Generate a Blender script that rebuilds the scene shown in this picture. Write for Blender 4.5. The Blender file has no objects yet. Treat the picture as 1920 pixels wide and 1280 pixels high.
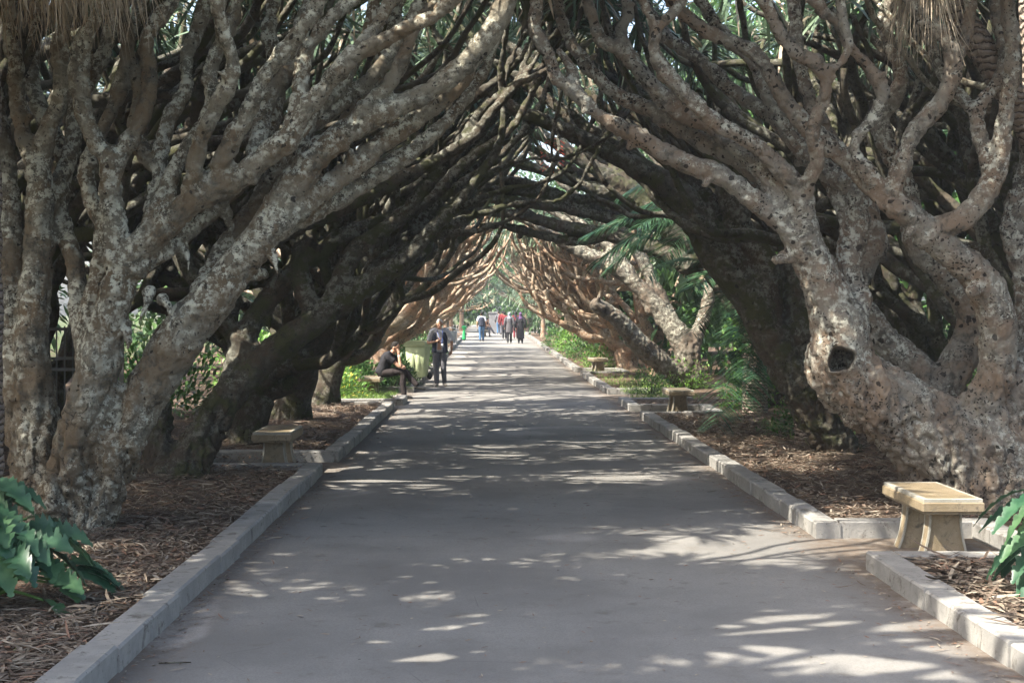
import bpy, math, random
import numpy as np
from mathutils import Vector
# ------------------------------------------------------------------ scene, camera, light
S = bpy.context.scene
COL = S.collection
F, VU, VV, HC = 2667.0, 917.0, 590.0, 1.9       # focal length in px, horizon point, eye height
cd = bpy.data.cameras.new('camera'); cam = bpy.data.objects.new('camera', cd); COL.objects.link(cam)
cam.location = (0, 0, HC); cam.rotation_euler = (math.radians(90), 0, 0)
cd.sensor_width = 36; cd.lens = F/1920*36; cd.shift_x = 43/1920; cd.shift_y = -50/1920
cd.clip_end = 600; cd.clip_start = 0.1
S.camera = cam
TS = np.array([-0.68, -0.34, 0.92]); TS /= np.linalg.norm(TS)      # direction to the sun
sd = bpy.data.lights.new('sun', 'SUN'); sun = bpy.data.objects.new('sun', sd); COL.objects.link(sun)
sd.energy = 4.4; sd.angle = math.radians(0.53); sd.color = (1, 0.93, 0.82)
sun.rotation_euler = Vector(TS).to_track_quat('Z', 'Y').to_euler()
W = bpy.data.worlds.new('World'); S.world = W; W.use_nodes = True
nt = W.node_tree; bg = nt.nodes['Background']
sky = nt.nodes.new('ShaderNodeTexSky'); sky.sky_type = 'NISHITA'; sky.sun_disc = False
sky.sun_elevation = math.asin(TS[2]); sky.sun_rotation = math.atan2(TS[0], TS[1])
sky.air_density = 1.0; sky.dust_density = 4; sky.ozone_density = 0.6
nt.links.new(sky.outputs[0], bg.inputs[0]); bg.inputs[1].default_value = 0.15
vs = S.view_settings; vs.view_transform = 'Standard'; vs.look = 'None'; vs.gamma = 1; vs.exposure = 1.88
S.cycles.max_bounces = 6; S.cycles.diffuse_bounces = 3; S.cycles.transparent_max_bounces = 4
S.cycles.use_denoising = True
S.cycles.sample_clamp_indirect = 6

rnd = random.Random(7)
RG = np.random.default_rng(11)
def gz(y): return max(0.0, y-40)*0.0063
def P(u, v, Y): return np.array([(u-VU)/F*Y, Y, HC-(v-VV)/F*Y])
def V0(*a): return np.array(a, float)
def nrm(a):
    a = np.asarray(a, float); return a/(np.linalg.norm(a, axis=-1, keepdims=True)+1e-12)

# ------------------------------------------------------------------ materials
def mat(name, build, rough=0.8, spec=0.3):
    m = bpy.data.materials.new(name); m.use_nodes = True; t = m.node_tree
    b = t.nodes['Principled BSDF']; b.inputs['Roughness'].default_value = rough
    b.inputs['Specular IOR Level'].default_value = spec
    build(t, b); return m
class N:
    def __init__(s, t, coord='Object', scale=(1, 1, 1)):
        s.t = t; tc = t.nodes.new('ShaderNodeTexCoord'); mp = t.nodes.new('ShaderNodeMapping')
        mp.inputs['Scale'].default_value = scale; t.links.new(tc.outputs[coord], mp.inputs[0]); s.v = mp.outputs[0]
    def noise(s, sc, det=4, rough=.55, v=None, dist=0):
        n = s.t.nodes.new('ShaderNodeTexNoise'); n.inputs['Scale'].default_value = sc; n.inputs['Detail'].default_value = det
        n.inputs['Roughness'].default_value = rough; n.inputs['Distortion'].default_value = dist
        s.t.links.new(v or s.v, n.inputs['Vector']); return n.outputs[0]
    def vor(s, sc, feat='F1', v=None, out=0):
        n = s.t.nodes.new('ShaderNodeTexVoronoi'); n.feature = feat; n.inputs['Scale'].default_value = sc
        s.t.links.new(v or s.v, n.inputs['Vector']); return n.outputs[out]
    def ramp(s, f, a, b, va=0., vb=1.):
        n = s.t.nodes.new('ShaderNodeMapRange'); n.inputs[1].default_value = a; n.inputs[2].default_value = b
        n.inputs[3].default_value = va; n.inputs[4].default_value = vb; n.interpolation_type = 'SMOOTHSTEP' if a < b else 'LINEAR'
        s.t.links.new(f, n.inputs[0]); return n.outputs[0]
    def mix(s, f, a, b):
        n = s.t.nodes.new('ShaderNodeMix'); n.data_type = 'RGBA'
        if isinstance(f, float): n.inputs[0].default_value = f
        else: s.t.links.new(f, n.inputs[0])
        for i, c in ((6, a), (7, b)):
            if isinstance(c, tuple): n.inputs[i].default_value = (*c, 1)
            else: s.t.links.new(c, n.inputs[i])
        return n.outputs[2]
    def math(s, op, a, b):
        n = s.t.nodes.new('ShaderNodeMath'); n.operation = op
        for i, c in ((0, a), (1, b)):
            if isinstance(c, (int, float)): n.inputs[i].default_value = c
            else: s.t.links.new(c, n.inputs[i])
        return n.outputs[0]
    def bump(s, b, h, dist=.02, st=1.):
        n = s.t.nodes.new('ShaderNodeBump'); n.inputs['Distance'].default_value = dist; n.inputs['Strength'].default_value = st
        s.t.links.new(h, n.inputs['Height']); s.t.links.new(n.outputs[0], b.inputs['Normal'])
    def out(s, b, c): s.t.links.new(c, b.inputs['Base Color'])

def bark(name, brown, grey, pale, moss=None, pit=0.5, palecut=.53):
    def f(t, b):
        n = N(t)
        c = n.mix(n.ramp(n.noise(2.2, 5, .65), .38, .62), brown, grey)
        c = n.mix(n.math('MULTIPLY', n.ramp(n.noise(6, 6, .74, dist=.3), .49, .62), .8), c, tuple(x*.32 for x in grey))           # stains
        lich_up = n.math('MULTIPLY', n.ramp(n.noise(14, 7, .80), palecut-.055, palecut+.015), n.ramp(n.noise(1.15, 5, .65), .40, .56, .05, 1.))
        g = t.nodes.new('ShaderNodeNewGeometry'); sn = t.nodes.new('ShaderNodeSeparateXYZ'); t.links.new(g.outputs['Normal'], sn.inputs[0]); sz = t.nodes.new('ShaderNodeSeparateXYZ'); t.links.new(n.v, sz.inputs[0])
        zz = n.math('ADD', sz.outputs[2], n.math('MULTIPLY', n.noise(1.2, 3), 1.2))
        upn = n.ramp(n.math('ADD', sn.outputs[2], n.math('MULTIPLY', n.noise(4, 3), .6)), -.2, .7, .3, 1.4)  # pale patches strengthened on upward-facing sides, weakened underneath
        lich_up = n.math('MULTIPLY', n.math('MULTIPLY', lich_up, upn), n.ramp(zz, .7, 2.6, .45, 1.))
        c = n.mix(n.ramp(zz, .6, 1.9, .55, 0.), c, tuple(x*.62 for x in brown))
        c = n.mix(lich_up, c, pale)
        if moss: c = n.mix(n.ramp(n.noise(3.1, 5, .7), .48, .6), c, moss)
        # wide-spaced scars and pits, of several sizes
        wv = t.nodes.new('ShaderNodeVectorMath'); wv.operation = 'MULTIPLY_ADD'; nz = t.nodes.new('ShaderNodeTexNoise'); nz.inputs['Scale'].default_value = 14; t.links.new(n.v, nz.inputs[0]); t.links.new(nz.outputs[1], wv.inputs[0]); wv.inputs[1].default_value = (.09, .09, .09); t.links.new(n.v, wv.inputs[2])
        d1 = n.vor(11, v=wv.outputs[0]); d2 = n.vor(27, v=wv.outputs[0])
        w = n.noise(2.7, 2)
        thr = n.ramp(w, .40, .72, .0, .23*pit/0.5)
        p1 = n.math('LESS_THAN', d1, thr)
        p2 = n.math('LESS_THAN', d2, n.ramp(w, .64, .36, .0, .24*pit/0.5))
        ck = n.math('MULTIPLY', n.ramp(n.vor(9, 'DISTANCE_TO_EDGE', v=wv.outputs[0]), .0, .035, 1., 0.), n.ramp(n.math('SUBTRACT', n.noise(3.3, 3), n.ramp(zz, .6, 2.4, 0., .13)), .46, .56))
        pm = n.math('MAXIMUM', n.math('MAXIMUM', p1, p2), n.math('MULTIPLY', ck, .75))
        c = n.mix(n.math('MULTIPLY', pm, .86), c, (.018, .014, .011))
        n.out(b, c)
        h = n.math('ADD', n.math('MULTIPLY', n.noise(34, 6, .8), .8), n.math('MULTIPLY', n.noise(6, 3), 1.0))
        h = n.math('SUBTRACT', h, n.math('MULTIPLY', pm, .9))
        h = n.math('ADD', h, n.math('MULTIPLY', lich_up, .12))
        n.bump(b, h, .035, 1.0)
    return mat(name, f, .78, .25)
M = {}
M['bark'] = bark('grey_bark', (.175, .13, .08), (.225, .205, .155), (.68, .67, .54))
M['bark_tan'] = bark('tan_bark', (.34, .21, .13), (.32, .26, .19), (.50, .44, .34))  # orange-tan of the far trees has warm sunlight put into the colour
M['bark_shade_moss'] = bark('shaded_mossy_bark', (.085, .065, .045), (.095, .09, .07), (.22, .22, .18), (.075, .078, .038))  # mossy green patches, with the trees' shade put into the dark base colour
M['bark_mid'] = bark('shade_grey_bark', (.12, .09, .065), (.15, .138, .11), (.36, .35, .28))  # grey bark darkened, canopy shade put into its colour
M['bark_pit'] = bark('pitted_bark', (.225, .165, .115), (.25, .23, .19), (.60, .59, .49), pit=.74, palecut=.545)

def leafm(name, c1, c2, tr=.25, rough=.45, sc=3.0, spec=.4):
    def f(t, b):
        n = N(t); c = n.mix(n.ramp(n.noise(sc, 3), .35, .65), c1, c2); n.out(b, c)
        tl = t.nodes.new('ShaderNodeBsdfTranslucent'); t.links.new(c, tl.inputs[0])
        ms = t.nodes.new('ShaderNodeMixShader'); ms.inputs[0].default_value = tr
        t.links.new(b.outputs[0], ms.inputs[1]); t.links.new(tl.outputs[0], ms.inputs[2])
        t.links.new(ms.outputs[0], t.nodes['Material Output'].inputs[0])
    return mat(name, f, rough, spec)
M['sword'] = leafm('sword_leaf', (.085, .135, .085), (.13, .19, .11), .18, .4)
M['dry'] = leafm('dry_leaf', (.50, .42, .31), (.36, .29, .21), .25, .7, 5)
M['palm'] = leafm('palm_leaf', (.028, .075, .045), (.065, .14, .06), .22, .33)
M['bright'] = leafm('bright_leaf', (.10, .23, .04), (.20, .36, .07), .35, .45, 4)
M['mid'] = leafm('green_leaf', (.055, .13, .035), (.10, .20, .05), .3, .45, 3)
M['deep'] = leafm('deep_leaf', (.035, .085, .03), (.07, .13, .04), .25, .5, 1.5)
M['lobed'] = leafm('lobed_leaf', (.022, .065, .034), (.05, .11, .058), .12, .42, 9, .45)
M['lobed2'] = leafm('lobed_leaf_dark', (.018, .06, .03), (.04, .10, .05), .15, .36, 14, .45)
M['lobed3'] = leafm('lobed_leaf_light', (.045, .11, .045), (.08, .16, .07), .25, .45, 14, .4)
M['red'] = leafm('red_berry', (.35, .05, .03), (.5, .08, .04), .1, .5)
M['flower'] = leafm('yellow_leaf', (.5, .45, .05), (.6, .5, .1), .3, .5)
M['grass'] = leafm('grass_blade', (.14, .24, .05), (.22, .33, .08), .3, .6, 6)

def f_path(t, b):
    n = N(t)
    c = n.mix(n.ramp(n.noise(.55, 5, .6), .35, .65), (.17, .166, .155), (.238, .232, .215))
    c = n.mix(n.ramp(n.noise(3.5, 6, .7), .55, .72), c, (.145, .136, .12))
    c = n.mix(n.ramp(n.noise(.35, 3, .5, dist=1.), .60, .66), c, (.33, .315, .29))
    c = n.mix(n.math('LESS_THAN', n.vor(1.9), .018), c, (.03, .03, .03))
    c = n.mix(n.math('MULTIPLY', n.ramp(n.noise(70, 5, .85), .42, .62), .45), c, (.13, .12, .105))
    c = n.mix(n.math('MULTIPLY', n.ramp(n.vor(1.1, 'DISTANCE_TO_EDGE', v=None), .0, .006, 1., 0.), n.math('MULTIPLY', n.ramp(n.noise(.5, 3), .55, .6), .6)), c, (.09, .085, .08))
    sx = t.nodes.new('ShaderNodeSeparateXYZ'); t.links.new(n.v, sx.inputs[0]); ax = n.math('ABSOLUTE', n.math('SUBTRACT', sx.outputs[0], .39), 0)
    ed = n.math('MULTIPLY', n.ramp(n.math('ADD', ax, n.math('MULTIPLY', n.noise(2.2, 5, .7), .55)), 2.25, 2.75), n.ramp(n.noise(9, 5, .8), .3, .6, .3, .9))
    c = n.mix(ed, c, (.12, .09, .065))
    n.out(b, c)
    # two blurry tyre-swept lanes and fine grit
    n.bump(b, n.math('ADD', n.noise(90, 5, .8), n.math('MULTIPLY', n.noise(3, 4), 1.2)), .012, .55)
M['path'] = mat('compacted_path', f_path, .85, .2)
def f_soil(t, b):
    n = N(t)
    c = n.mix(n.ramp(n.noise(2.5, 5, .7), .35, .65), (.085, .058, .04), (.15, .108, .078))
    c = n.mix(n.ramp(n.noise(38, 3, .7), .55, .68), c, (.26, .20, .15)); n.out(b, c)
    n.bump(b, n.noise(30, 6, .8), .05, 1)
M['soil'] = mat('soil', f_soil, .95, .1)
def f_ground(t, b):
    n = N(t)
    c = n.mix(n.ramp(n.noise(.4, 5, .7), .4, .6), (.075, .06, .035), (.07, .11, .035)); n.out(b, c)
    n.bump(b, n.noise(6, 6, .8), .1, 1)
M['ground'] = mat('garden_ground', f_ground, .95, .1)
def conc(name, a, b2, dark, sc=1., rough=.8):
    def f(t, b):
        n = N(t)
        c = n.mix(n.ramp(n.noise(2.5*sc, 6, .7), .36, .64), a, b2)
        c = n.mix(n.ramp(n.noise(5*sc, 5, .75, dist=.5), .52, .68), c, dark)
        c = n.mix(n.math('LESS_THAN', n.vor(22*sc), .10), c, dark); n.out(b, c)
        n.bump(b, n.noise(45*sc, 5, .8), .008, .8)
    return mat(name, f, rough, .3)
M['kerb'] = conc('kerb_concrete', (.215, .21, .195), (.30, .29, .265), (.11, .10, .085))
M['bench'] = conc('bench_stone', (.19, .15, .09), (.26, .21, .14), (.10, .085, .06), 1.8, .42)
M['bench_edge'] = conc('bench_rim', (.27, .26, .215), (.36, .345, .29), (.15, .135, .105), 1.8, .6)
def plain(name, c, rough=.6, v=.15, sc=8.):
    def f(t, b):
        n = N(t); n.out(b, n.mix(n.ramp(n.noise(sc, 4), .3, .7), tuple(x*(1-v) for x in c), tuple(min(1, x*(1+v)) for x in c)))
    return mat(name, f, rough, .35)
def f_palmtrunk(t, b):
    n = N(t)
    w = t.nodes.new('ShaderNodeTexWave'); w.bands_direction = 'Z'; w.inputs['Scale'].default_value = 5.5
    w.inputs['Distortion'].default_value = 4.5; w.inputs['Detail Scale'].default_value = 2.5; w.inputs['Detail'].default_value = 3; t.links.new(n.v, w.inputs[0])
    c = n.mix(n.ramp(n.noise(12, 5, .7), .35, .65), (.22, .17, .13), (.33, .28, .23))
    c = n.mix(n.ramp(w.outputs[1], .0, .25, 1., 0.), c, (.06, .045, .035)); n.out(b, c)
    n.bump(b, n.math('ADD', w.outputs[1], n.noise(20, 5, .8)), .03, 1)
M['palmtrunk'] = mat('palm_trunk_bark', f_palmtrunk, .85, .2)
M['iron'] = plain('iron', (.10, .10, .095), .5)
M['wall'] = plain('plaster', (.17, .17, .175), .9, .1, 2.)

# ------------------------------------------------------------------ mesh collector
def vnoise(p, seed=0):
    i = np.floor(p).astype(np.int64); f = p-i; f = f*f*(3-2*f)
    def h(x, y, z):
        n = (x*374761393 + y*668265263 + z*2147483647 + seed*974711) & 0xffffffff
        n = ((n ^ (n >> 13))*1274126177) & 0xffffffff
        return ((n ^ (n >> 16)) & 0xffff)/65535.0
    r = 0
    for a in (0, 1):
        for b in (0, 1):
            for c in (0, 1):
                w = (f[:, 0] if a else 1-f[:, 0])*(f[:, 1] if b else 1-f[:, 1])*(f[:, 2] if c else 1-f[:, 2])
                r = r+w*h(i[:, 0]+a, i[:, 1]+b, i[:, 2]+c)
    return r*2-1

class MB:
    def __init__(s): s.v = []; s.q = []; s.t = []; s.mq = []; s.mt = []; s.n = 0
    def add(s, v, q=None, t=None, mi=0):
        v = np.asarray(v, float).reshape(-1, 3); s.v.append(v)
        if q is not None and len(q): q = np.asarray(q, np.int64).reshape(-1, 4); s.q.append(q+s.n); s.mq.append(np.full(len(q), mi))
        if t is not None and len(t): t = np.asarray(t, np.int64).reshape(-1, 3); s.t.append(t+s.n); s.mt.append(np.full(len(t), mi))
        s.n += len(v)
    def mesh(s, name, mats, smooth=True):
        me = bpy.data.meshes.new(name); V = np.concatenate(s.v)
        q = np.concatenate(s.q) if s.q else np.zeros((0, 4), int); t = np.concatenate(s.t) if s.t else np.zeros((0, 3), int)
        me.vertices.add(len(V)); me.vertices.foreach_set('co', V.ravel())
        L = np.concatenate([q.ravel(), t.ravel()]); me.loops.add(len(L)); me.loops.foreach_set('vertex_index', L.astype(np.int32))
        me.polygons.add(len(q)+len(t))
        st = np.concatenate([np.arange(len(q))*4, len(q)*4+np.arange(len(t))*3]); me.polygons.foreach_set('loop_start', st.astype(np.int32))
        mi = np.concatenate([np.concatenate(s.mq) if s.mq else np.zeros(0), np.concatenate(s.mt) if s.mt else np.zeros(0)])
        for m in mats if isinstance(mats, (list, tuple)) else [mats]: me.materials.append(m)
        me.polygons.foreach_set('material_index', mi.astype(np.int32))
        me.polygons.foreach_set('use_smooth', np.full(len(mi), bool(smooth)))
        me.update(calc_edges=True); return me
    def build(s, name, mats, parent=None, smooth=True):
        return obj(name, s.mesh(name, mats, smooth), parent)
def obj(name, me, parent=None, loc=None):
    o = bpy.data.objects.new(name, me); COL.objects.link(o)
    if parent is not None: o.parent = parent
    if loc is not None: o.location = loc
    return o
def tag(o, label=None, cat=None, group=None, kind=None):
    if label: o['label'] = label
    if cat: o['category'] = cat
    if group: o['group'] = group
    if kind: o['kind'] = kind
    return o
def thing(name, label, cat, loc=(0, 0, 0), rz=0, group=None):
    o = bpy.data.objects.new(name, None); COL.objects.link(o); o.location = loc; o.rotation_euler = (0, 0, rz); o.empty_display_size = .2
    return tag(o, label, cat, group)
def copy_tree(o, parent=None):
    c = o.copy(); COL.objects.link(c)
    if parent is not None: c.parent = parent
    for ch in list(o.children): copy_tree(ch, c)
    return c
def recopy(o, loc, rz, label, sc=None):
    c = copy_tree(o); c.location = loc; c.rotation_euler = (0, 0, rz); c['label'] = label
    if sc: c.scale = sc
    return c

def resample(pts, r, h):
    pts = np.asarray(pts, float); r = np.asarray(r, float)
    if len(pts) == 2: pts = np.array([pts[0], (pts[0]+pts[1])/2, pts[1]]); r = np.array([r[0], (r[0]+r[1])/2, r[1]])
    A = np.concatenate([pts, r[:, None]], 1); A = np.concatenate([[2*A[0]-A[1]], A, [2*A[-1]-A[-2]]])
    out = []
    for i in range(1, len(A)-2):
        p0, p1, p2, p3 = A[i-1:i+3]; n = max(1, int(np.linalg.norm(p2[:3]-p1[:3])/h+.5))
        t = (np.arange(n)/n)[:, None]
        out.append(.5*(2*p1+(p2-p0)*t+(2*p0-5*p1+4*p2-p3)*t*t+(3*p1-p0-3*p2+p3)*t**3))
    out.append(A[-2][None]); A = np.concatenate(out)
    return A[:, :3], np.maximum(A[:, 3], .002)
def tube(mb, pts, r, seg=8, h=.12, lump=0., mi=0, seed=0, flat=None):
    p, r = resample(pts, r, h); n = len(p)
    t = nrm(np.gradient(p, axis=0)); a = np.cross(t[0], [0, 0, 1.]);
    if np.linalg.norm(a) < .1: a = np.cross(t[0], [0, 1., 0])
    a = nrm(a); fr = []
    for i in range(n):
        a = nrm(a-t[i]*np.dot(a, t[i])); fr.append(a)
    a = np.array(fr); b = np.cross(t, a)
    th = np.arange(seg)/seg*2*np.pi
    ring = a[:, None]*np.cos(th)[None, :, None]+b[:, None]*np.sin(th)[None, :, None]
    R = r[:, None]*np.ones(seg)[None]
    V = p[:, None]+ring*R[..., None]
    if lump:
        k = vnoise(V.reshape(-1, 3)*5.5, seed).reshape(n, seg)*.6+vnoise(V.reshape(-1, 3)*14, seed+1).reshape(n, seg)*.4
        V = p[:, None]+ring*(R*(1+lump*k))[..., None]
    if flat is not None: V = p[:, None]+(V-p[:, None])*np.asarray(flat)
    i = np.arange(n-1)[:, None]*seg; j = np.arange(seg)[None]; j2 = (j+1) % seg
    q = np.stack([i+j, i+j2, i+seg+j2, i+seg+j], -1).reshape(-1, 4)
    e0 = p[0]-t[0]*r[0]*.6; e1 = p[-1]+t[-1]*r[-1]*.6
    V = np.concatenate([V.reshape(-1, 3), [e0, e1]]); m = n*seg; jj = np.arange(seg); j2 = (jj+1) % seg
    tr = np.concatenate([np.stack([np.full(seg, m), j2, jj], -1), np.stack([np.full(seg, m+1), (n-1)*seg+jj, (n-1)*seg+j2], -1)])
    mb.add(V, q, tr, mi)
def blob(mb, c, r, seg=12, rings=8, mi=0, rot=None):
    c = np.asarray(c, float); r = np.ones(3)*r; vs = [[0, 0, 1.]]
    for i in range(1, rings):
        a = math.pi*i/rings
        for j in range(seg):
            b = 2*math.pi*j/seg; vs.append([math.sin(a)*math.cos(b), math.sin(a)*math.sin(b), math.cos(a)])
    vs.append([0, 0, -1.]); V = np.array(vs)*r
    if rot is not None: V = V@np.array(rot).T
    q = [[1+i*seg+j, 1+(i+1)*seg+j, 1+(i+1)*seg+(j+1) % seg, 1+i*seg+(j+1) % seg] for i in range(rings-2) for j in range(seg)]
    m = len(vs)-1; t = [[0, 1+j, 1+(j+1) % seg] for j in range(seg)]+[[m, 1+(rings-2)*seg+(j+1) % seg, 1+(rings-2)*seg+j] for j in range(seg)]
    mb.add(V+c, q, t, mi)
def box(mb, lo, hi, bev=0., mi=0, taper=(1, 1)):
    lo = np.array(lo, float); hi = np.array(hi, float); c = (lo+hi)/2; e = (hi-lo)/2
    if bev <= 0:
        V = np.array([[x, y, z] for z in (-1, 1) for x, y in ((-1, -1), (1, -1), (1, 1), (-1, 1))], float)
        V[:4, 0] *= taper[0]; V[:4, 1] *= taper[1]
        mb.add(c+V*e, [[3, 2, 1, 0], [4, 5, 6, 7], [0, 1, 5, 4], [1, 2, 6, 5], [2, 3, 7, 6], [3, 0, 4, 7]], mi=mi); return
    rings = []
    for z, k in ((-e[2], bev), (-e[2]+bev, 0), (e[2]-bev, 0), (e[2], bev)):
        tx, ty = (taper if z < 0 else (1, 1)); x = e[0]*tx-k; y = e[1]*ty-k; b = bev*.7
        rings.append([[-x+b, -y, z], [x-b, -y, z], [x, -y+b, z], [x, y-b, z], [x-b, y, z], [-x+b, y, z], [-x, y-b, z], [-x, -y+b, z]])
    V = np.array(rings).reshape(-1, 3)+c
    q = [[i*8+j, i*8+(j+1) % 8, (i+1)*8+(j+1) % 8, (i+1)*8+j] for i in range(3) for j in range(8)]
    for o in (0, 24):
        f = [[o, o+1, o+2, o+3], [o, o+3, o+4, o+7], [o+4, o+5, o+6, o+7]]
        q += [x[::-1] for x in f] if o == 0 else f
    mb.add(V, q, mi=mi)
def blades(mb, Pb, E, L, Wd, droop=.3, nseg=3, prof=None, fold=0., mi=None, roll=None, curl=0.):
    """many leaves at once: base points, unit directions, lengths, half widths"""
    n = len(Pb); Pb = np.asarray(Pb, float); E = nrm(E); L = np.broadcast_to(L, n).astype(float); Wd = np.broadcast_to(Wd, n).astype(float)
    dr = np.broadcast_to(droop, n).astype(float)
    up = np.zeros((n, 3)); up[:, 2] = 1; up = up+RG.normal(0, .25, (n, 3)) if roll is None else nrm(roll)
    side = np.cross(E, up); bad = np.linalg.norm(side, axis=1) < .15; side[bad] = np.cross(E[bad], [1, 0, 0]); side = nrm(side)
    nn = np.cross(side, E)
    t = np.linspace(0, 1, nseg+1); pr = prof(t) if prof else np.sin(np.pi*np.clip(t*.85+.12, 0, 1))**.8
    T = t[None, :, None]
    C = Pb[:, None]+E[:, None]*(L[:, None, None]*T)-np.array([0, 0, 1.])*(dr*L)[:, None, None]*T*T
    if curl: C = C+side[:, None]*(RG.normal(0, curl, n)*L)[:, None, None]*T*T
    wv = side[:, None]*(Wd[:, None]*pr[None])[..., None]
    if fold:
        fv = nn[:, None]*(Wd[:, None]*pr[None])[..., None]*fold
        V = np.stack([C-wv+fv, C, C+wv+fv], 2); k = 3
    else: V = np.stack([C-wv, C+wv], 2); k = 2
    m = nseg+1; base = (np.arange(n)*m*k)[:, None, None]; s = np.arange(nseg)[None, :, None]*k; c = np.arange(k-1)[None, None]
    q = np.stack([base+s+c, base+s+c+1, base+s+k+c+1, base+s+k+c], -1).reshape(n, -1, 4)
    if mi is None: mb.add(V, q)
    else:
        V = V.reshape(n, -1, 3)
        off = mb.n; mb.v.append(V.reshape(-1, 3)); mb.n += V.shape[0]*V.shape[1]
        mb.q.append(q.reshape(-1, 4)+off); mb.mq.append(np.repeat(np.asarray(mi), q.shape[1]))
def remesh(mb, voxel, smooth=4, sfac=.5):
    me = mb.mesh('tmp', M['bark']); o = bpy.data.objects.new('tmp', me); COL.objects.link(o)
    m = o.modifiers.new('r', 'REMESH'); m.mode = 'VOXEL'; m.voxel_size = voxel; m.use_smooth_shade = True
    if smooth: s = o.modifiers.new('s', 'SMOOTH'); s.iterations = smooth; s.factor = sfac
    dg = bpy.context.evaluated_depsgraph_get(); dg.update()
    out = bpy.data.meshes.new_from_object(o.evaluated_get(dg)); bpy.data.objects.remove(o); bpy.data.meshes.remove(me)
    out.materials.clear(); return out
def displace(me, fn):
    n = len(me.vertices); co = np.empty(n*3); me.vertices.foreach_get('co', co); co = co.reshape(-1, 3)
    no = np.empty(n*3, np.float32); me.vertex_normals.foreach_get('vector', no); no = no.reshape(-1, 3)
    me.vertices.foreach_set('co', fn(co, no).ravel()); me.update()

# ------------------------------------------------------------------ setting
def sheet(name, x0, x1, ys, z, m, nx=2):
    mb = MB(); xs = np.linspace(x0, x1, nx); V = [[x, y, z+gz(y)] for y in ys for x in xs]
    mb.add(V, [[j*nx+i, j*nx+i+1, (j+1)*nx+i+1, (j+1)*nx+i] for j in range(len(ys)-1) for i in range(nx-1)])
    return tag(mb.build(name, m, smooth=False), kind='structure')
YS = [-30, 0, 40, 60, 80, 100, 130, 170, 300]
sheet('ground', -300, 300, YS, 0, M['ground'])
sheet('path', -4.9, 5.6, [-12, 0, 40, 60, 80, 100, 130, 160], .004, M['path'])

KH, KW = .145, .21
def kerb_run(mb, p0, p1, inner):
    """blocks from p0 to p1; 'inner' is the unit vector from the path face into the bed"""
    p0 = np.array(p0, float); p1 = np.array(p1, float); L = np.linalg.norm(p1-p0); d = (p1-p0)/L; n = max(1, round(L/.72)); inn = np.array(inner, float)
    for i in range(n):
        a = p0+d*(L*i/n+.0025); b = p0+d*(L*(i+1)/n-.0025)
        o = inn*rnd.uniform(-.012, .012); o2 = o+inn*rnd.uniform(-.009, .009); h = KH+rnd.uniform(-.008, .008); z = gz((a[1]+b[1])/2)
        prof = [(0, -.05), (0, h-.014), (.014, h), (KW-.014, h), (KW, h-.014), (KW, -.05)]
        V = []
        for q, oo in ((a, o), (b, o2)):
            for s, zz in prof: V.append([*(q+oo+inn*s), zz+z])
        fl = 1 if np.cross(np.append(d, 0), np.append(inn, 0))[2] < 0 else -1
        Q = [[j, j+1, 7+j, 6+j][::fl] for j in range(5)]+[[0, 5, 4, 1][::fl], [1, 4, 3, 2][::fl], [6, 7, 10, 11][::fl], [7, 8, 9, 10][::fl]]
        mb.add(V, Q)
BEDS = []
def bed(side, x, y0, y1, x_back, near=True, far=True):
    """raised planting bed with a kerb on the path side and returns round the bench recesses"""
    mb = MB(); s = side
    kerb_run(mb, (x, y0), (x, y1), (s, 0))
    if near: kerb_run(mb, (x+s*(KW+.004), y0+.002), (x_back, y0+.002), (0, 1))
    if far: kerb_run(mb, (x+s*(KW+.004), y1-.002), (x_back, y1-.002), (0, -1))
    tag(mb.build('kerb', M['kerb'], smooth=False), kind='structure')
    BEDS.append((s, x, y0, y1))
XL, XR = -1.97, 2.76
LB, RB = -3.5, 4.1
bed(-1, XL, 2.5, 16.9, LB, near=False); bed(-1, -1.93, 18.3, 28.9, LB); bed(-1, -1.80, 29.8, 31.2, LB); bed(-1, -1.84, 34.6, 47, LB); bed(-1, -1.8, 48.6, 66, LB); bed(-1, -1.75, 67.5, 110, LB)
bed(1, 2.80, 2.5, 10.6, RB, near=False); bed(1, XR, 12.06, 26, RB); bed(1, XR, 27.8, 30.3, RB); bed(1, 2.82, 33.8, 43.8, RB); bed(1, 2.78, 46, 66, RB); bed(1, 2.7, 67.5, 110, RB)
def backs(side, x, recs):
    for y0, y1 in recs:
        mb = MB(); kerb_run(mb, (x, y0-KW), (x, y1+KW), (side, 0)); tag(mb.build('kerb', M['kerb'], smooth=False), kind='structure')
backs(-1, LB-.004, [(16.9, 18.3), (28.9, 29.8), (31.2, 34.6), (47, 48.6), (66, 67.5)]); backs(1, RB+.004, [(10.6, 12.06), (26, 27.8), (30.3, 33.8), (43.8, 46), (66, 67.5)])
SZ = .085
mb = MB()
def soil_patch(x0, x1, y0, y1):
    nx = max(2, int(abs(x1-x0)/.16)); ny = max(2, int((y1-y0)/(.16 if y0 < 30 else .5)))
    xs = np.linspace(x0, x1, nx); ys = np.linspace(y0, y1, ny); X, Y = np.meshgrid(xs, ys); V = np.stack([X.ravel(), Y.ravel(), 0*X.ravel()], 1)
    V[:, 2] = SZ+vnoise(V*1.3, 3)*.025+vnoise(V*5, 4)*.012+np.maximum(0, V[:, 1]-40)*.0063+np.clip((np.abs(V[:, 0]-.4)-3.6)*.05, 0, .22)
    mb.add(V, [[j*nx+i, j*nx+i+1, (j+1)*nx+i+1, (j+1)*nx+i] for j in range(ny-1) for i in range(nx-1)])
for s, x, y0, y1 in BEDS:
    a, b = sorted((x+s*KW*.6, (LB if s < 0 else RB)+s*.12)); soil_patch(a, b, y0+(.1 if y0 > 3 else 0), y1-.1)
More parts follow.
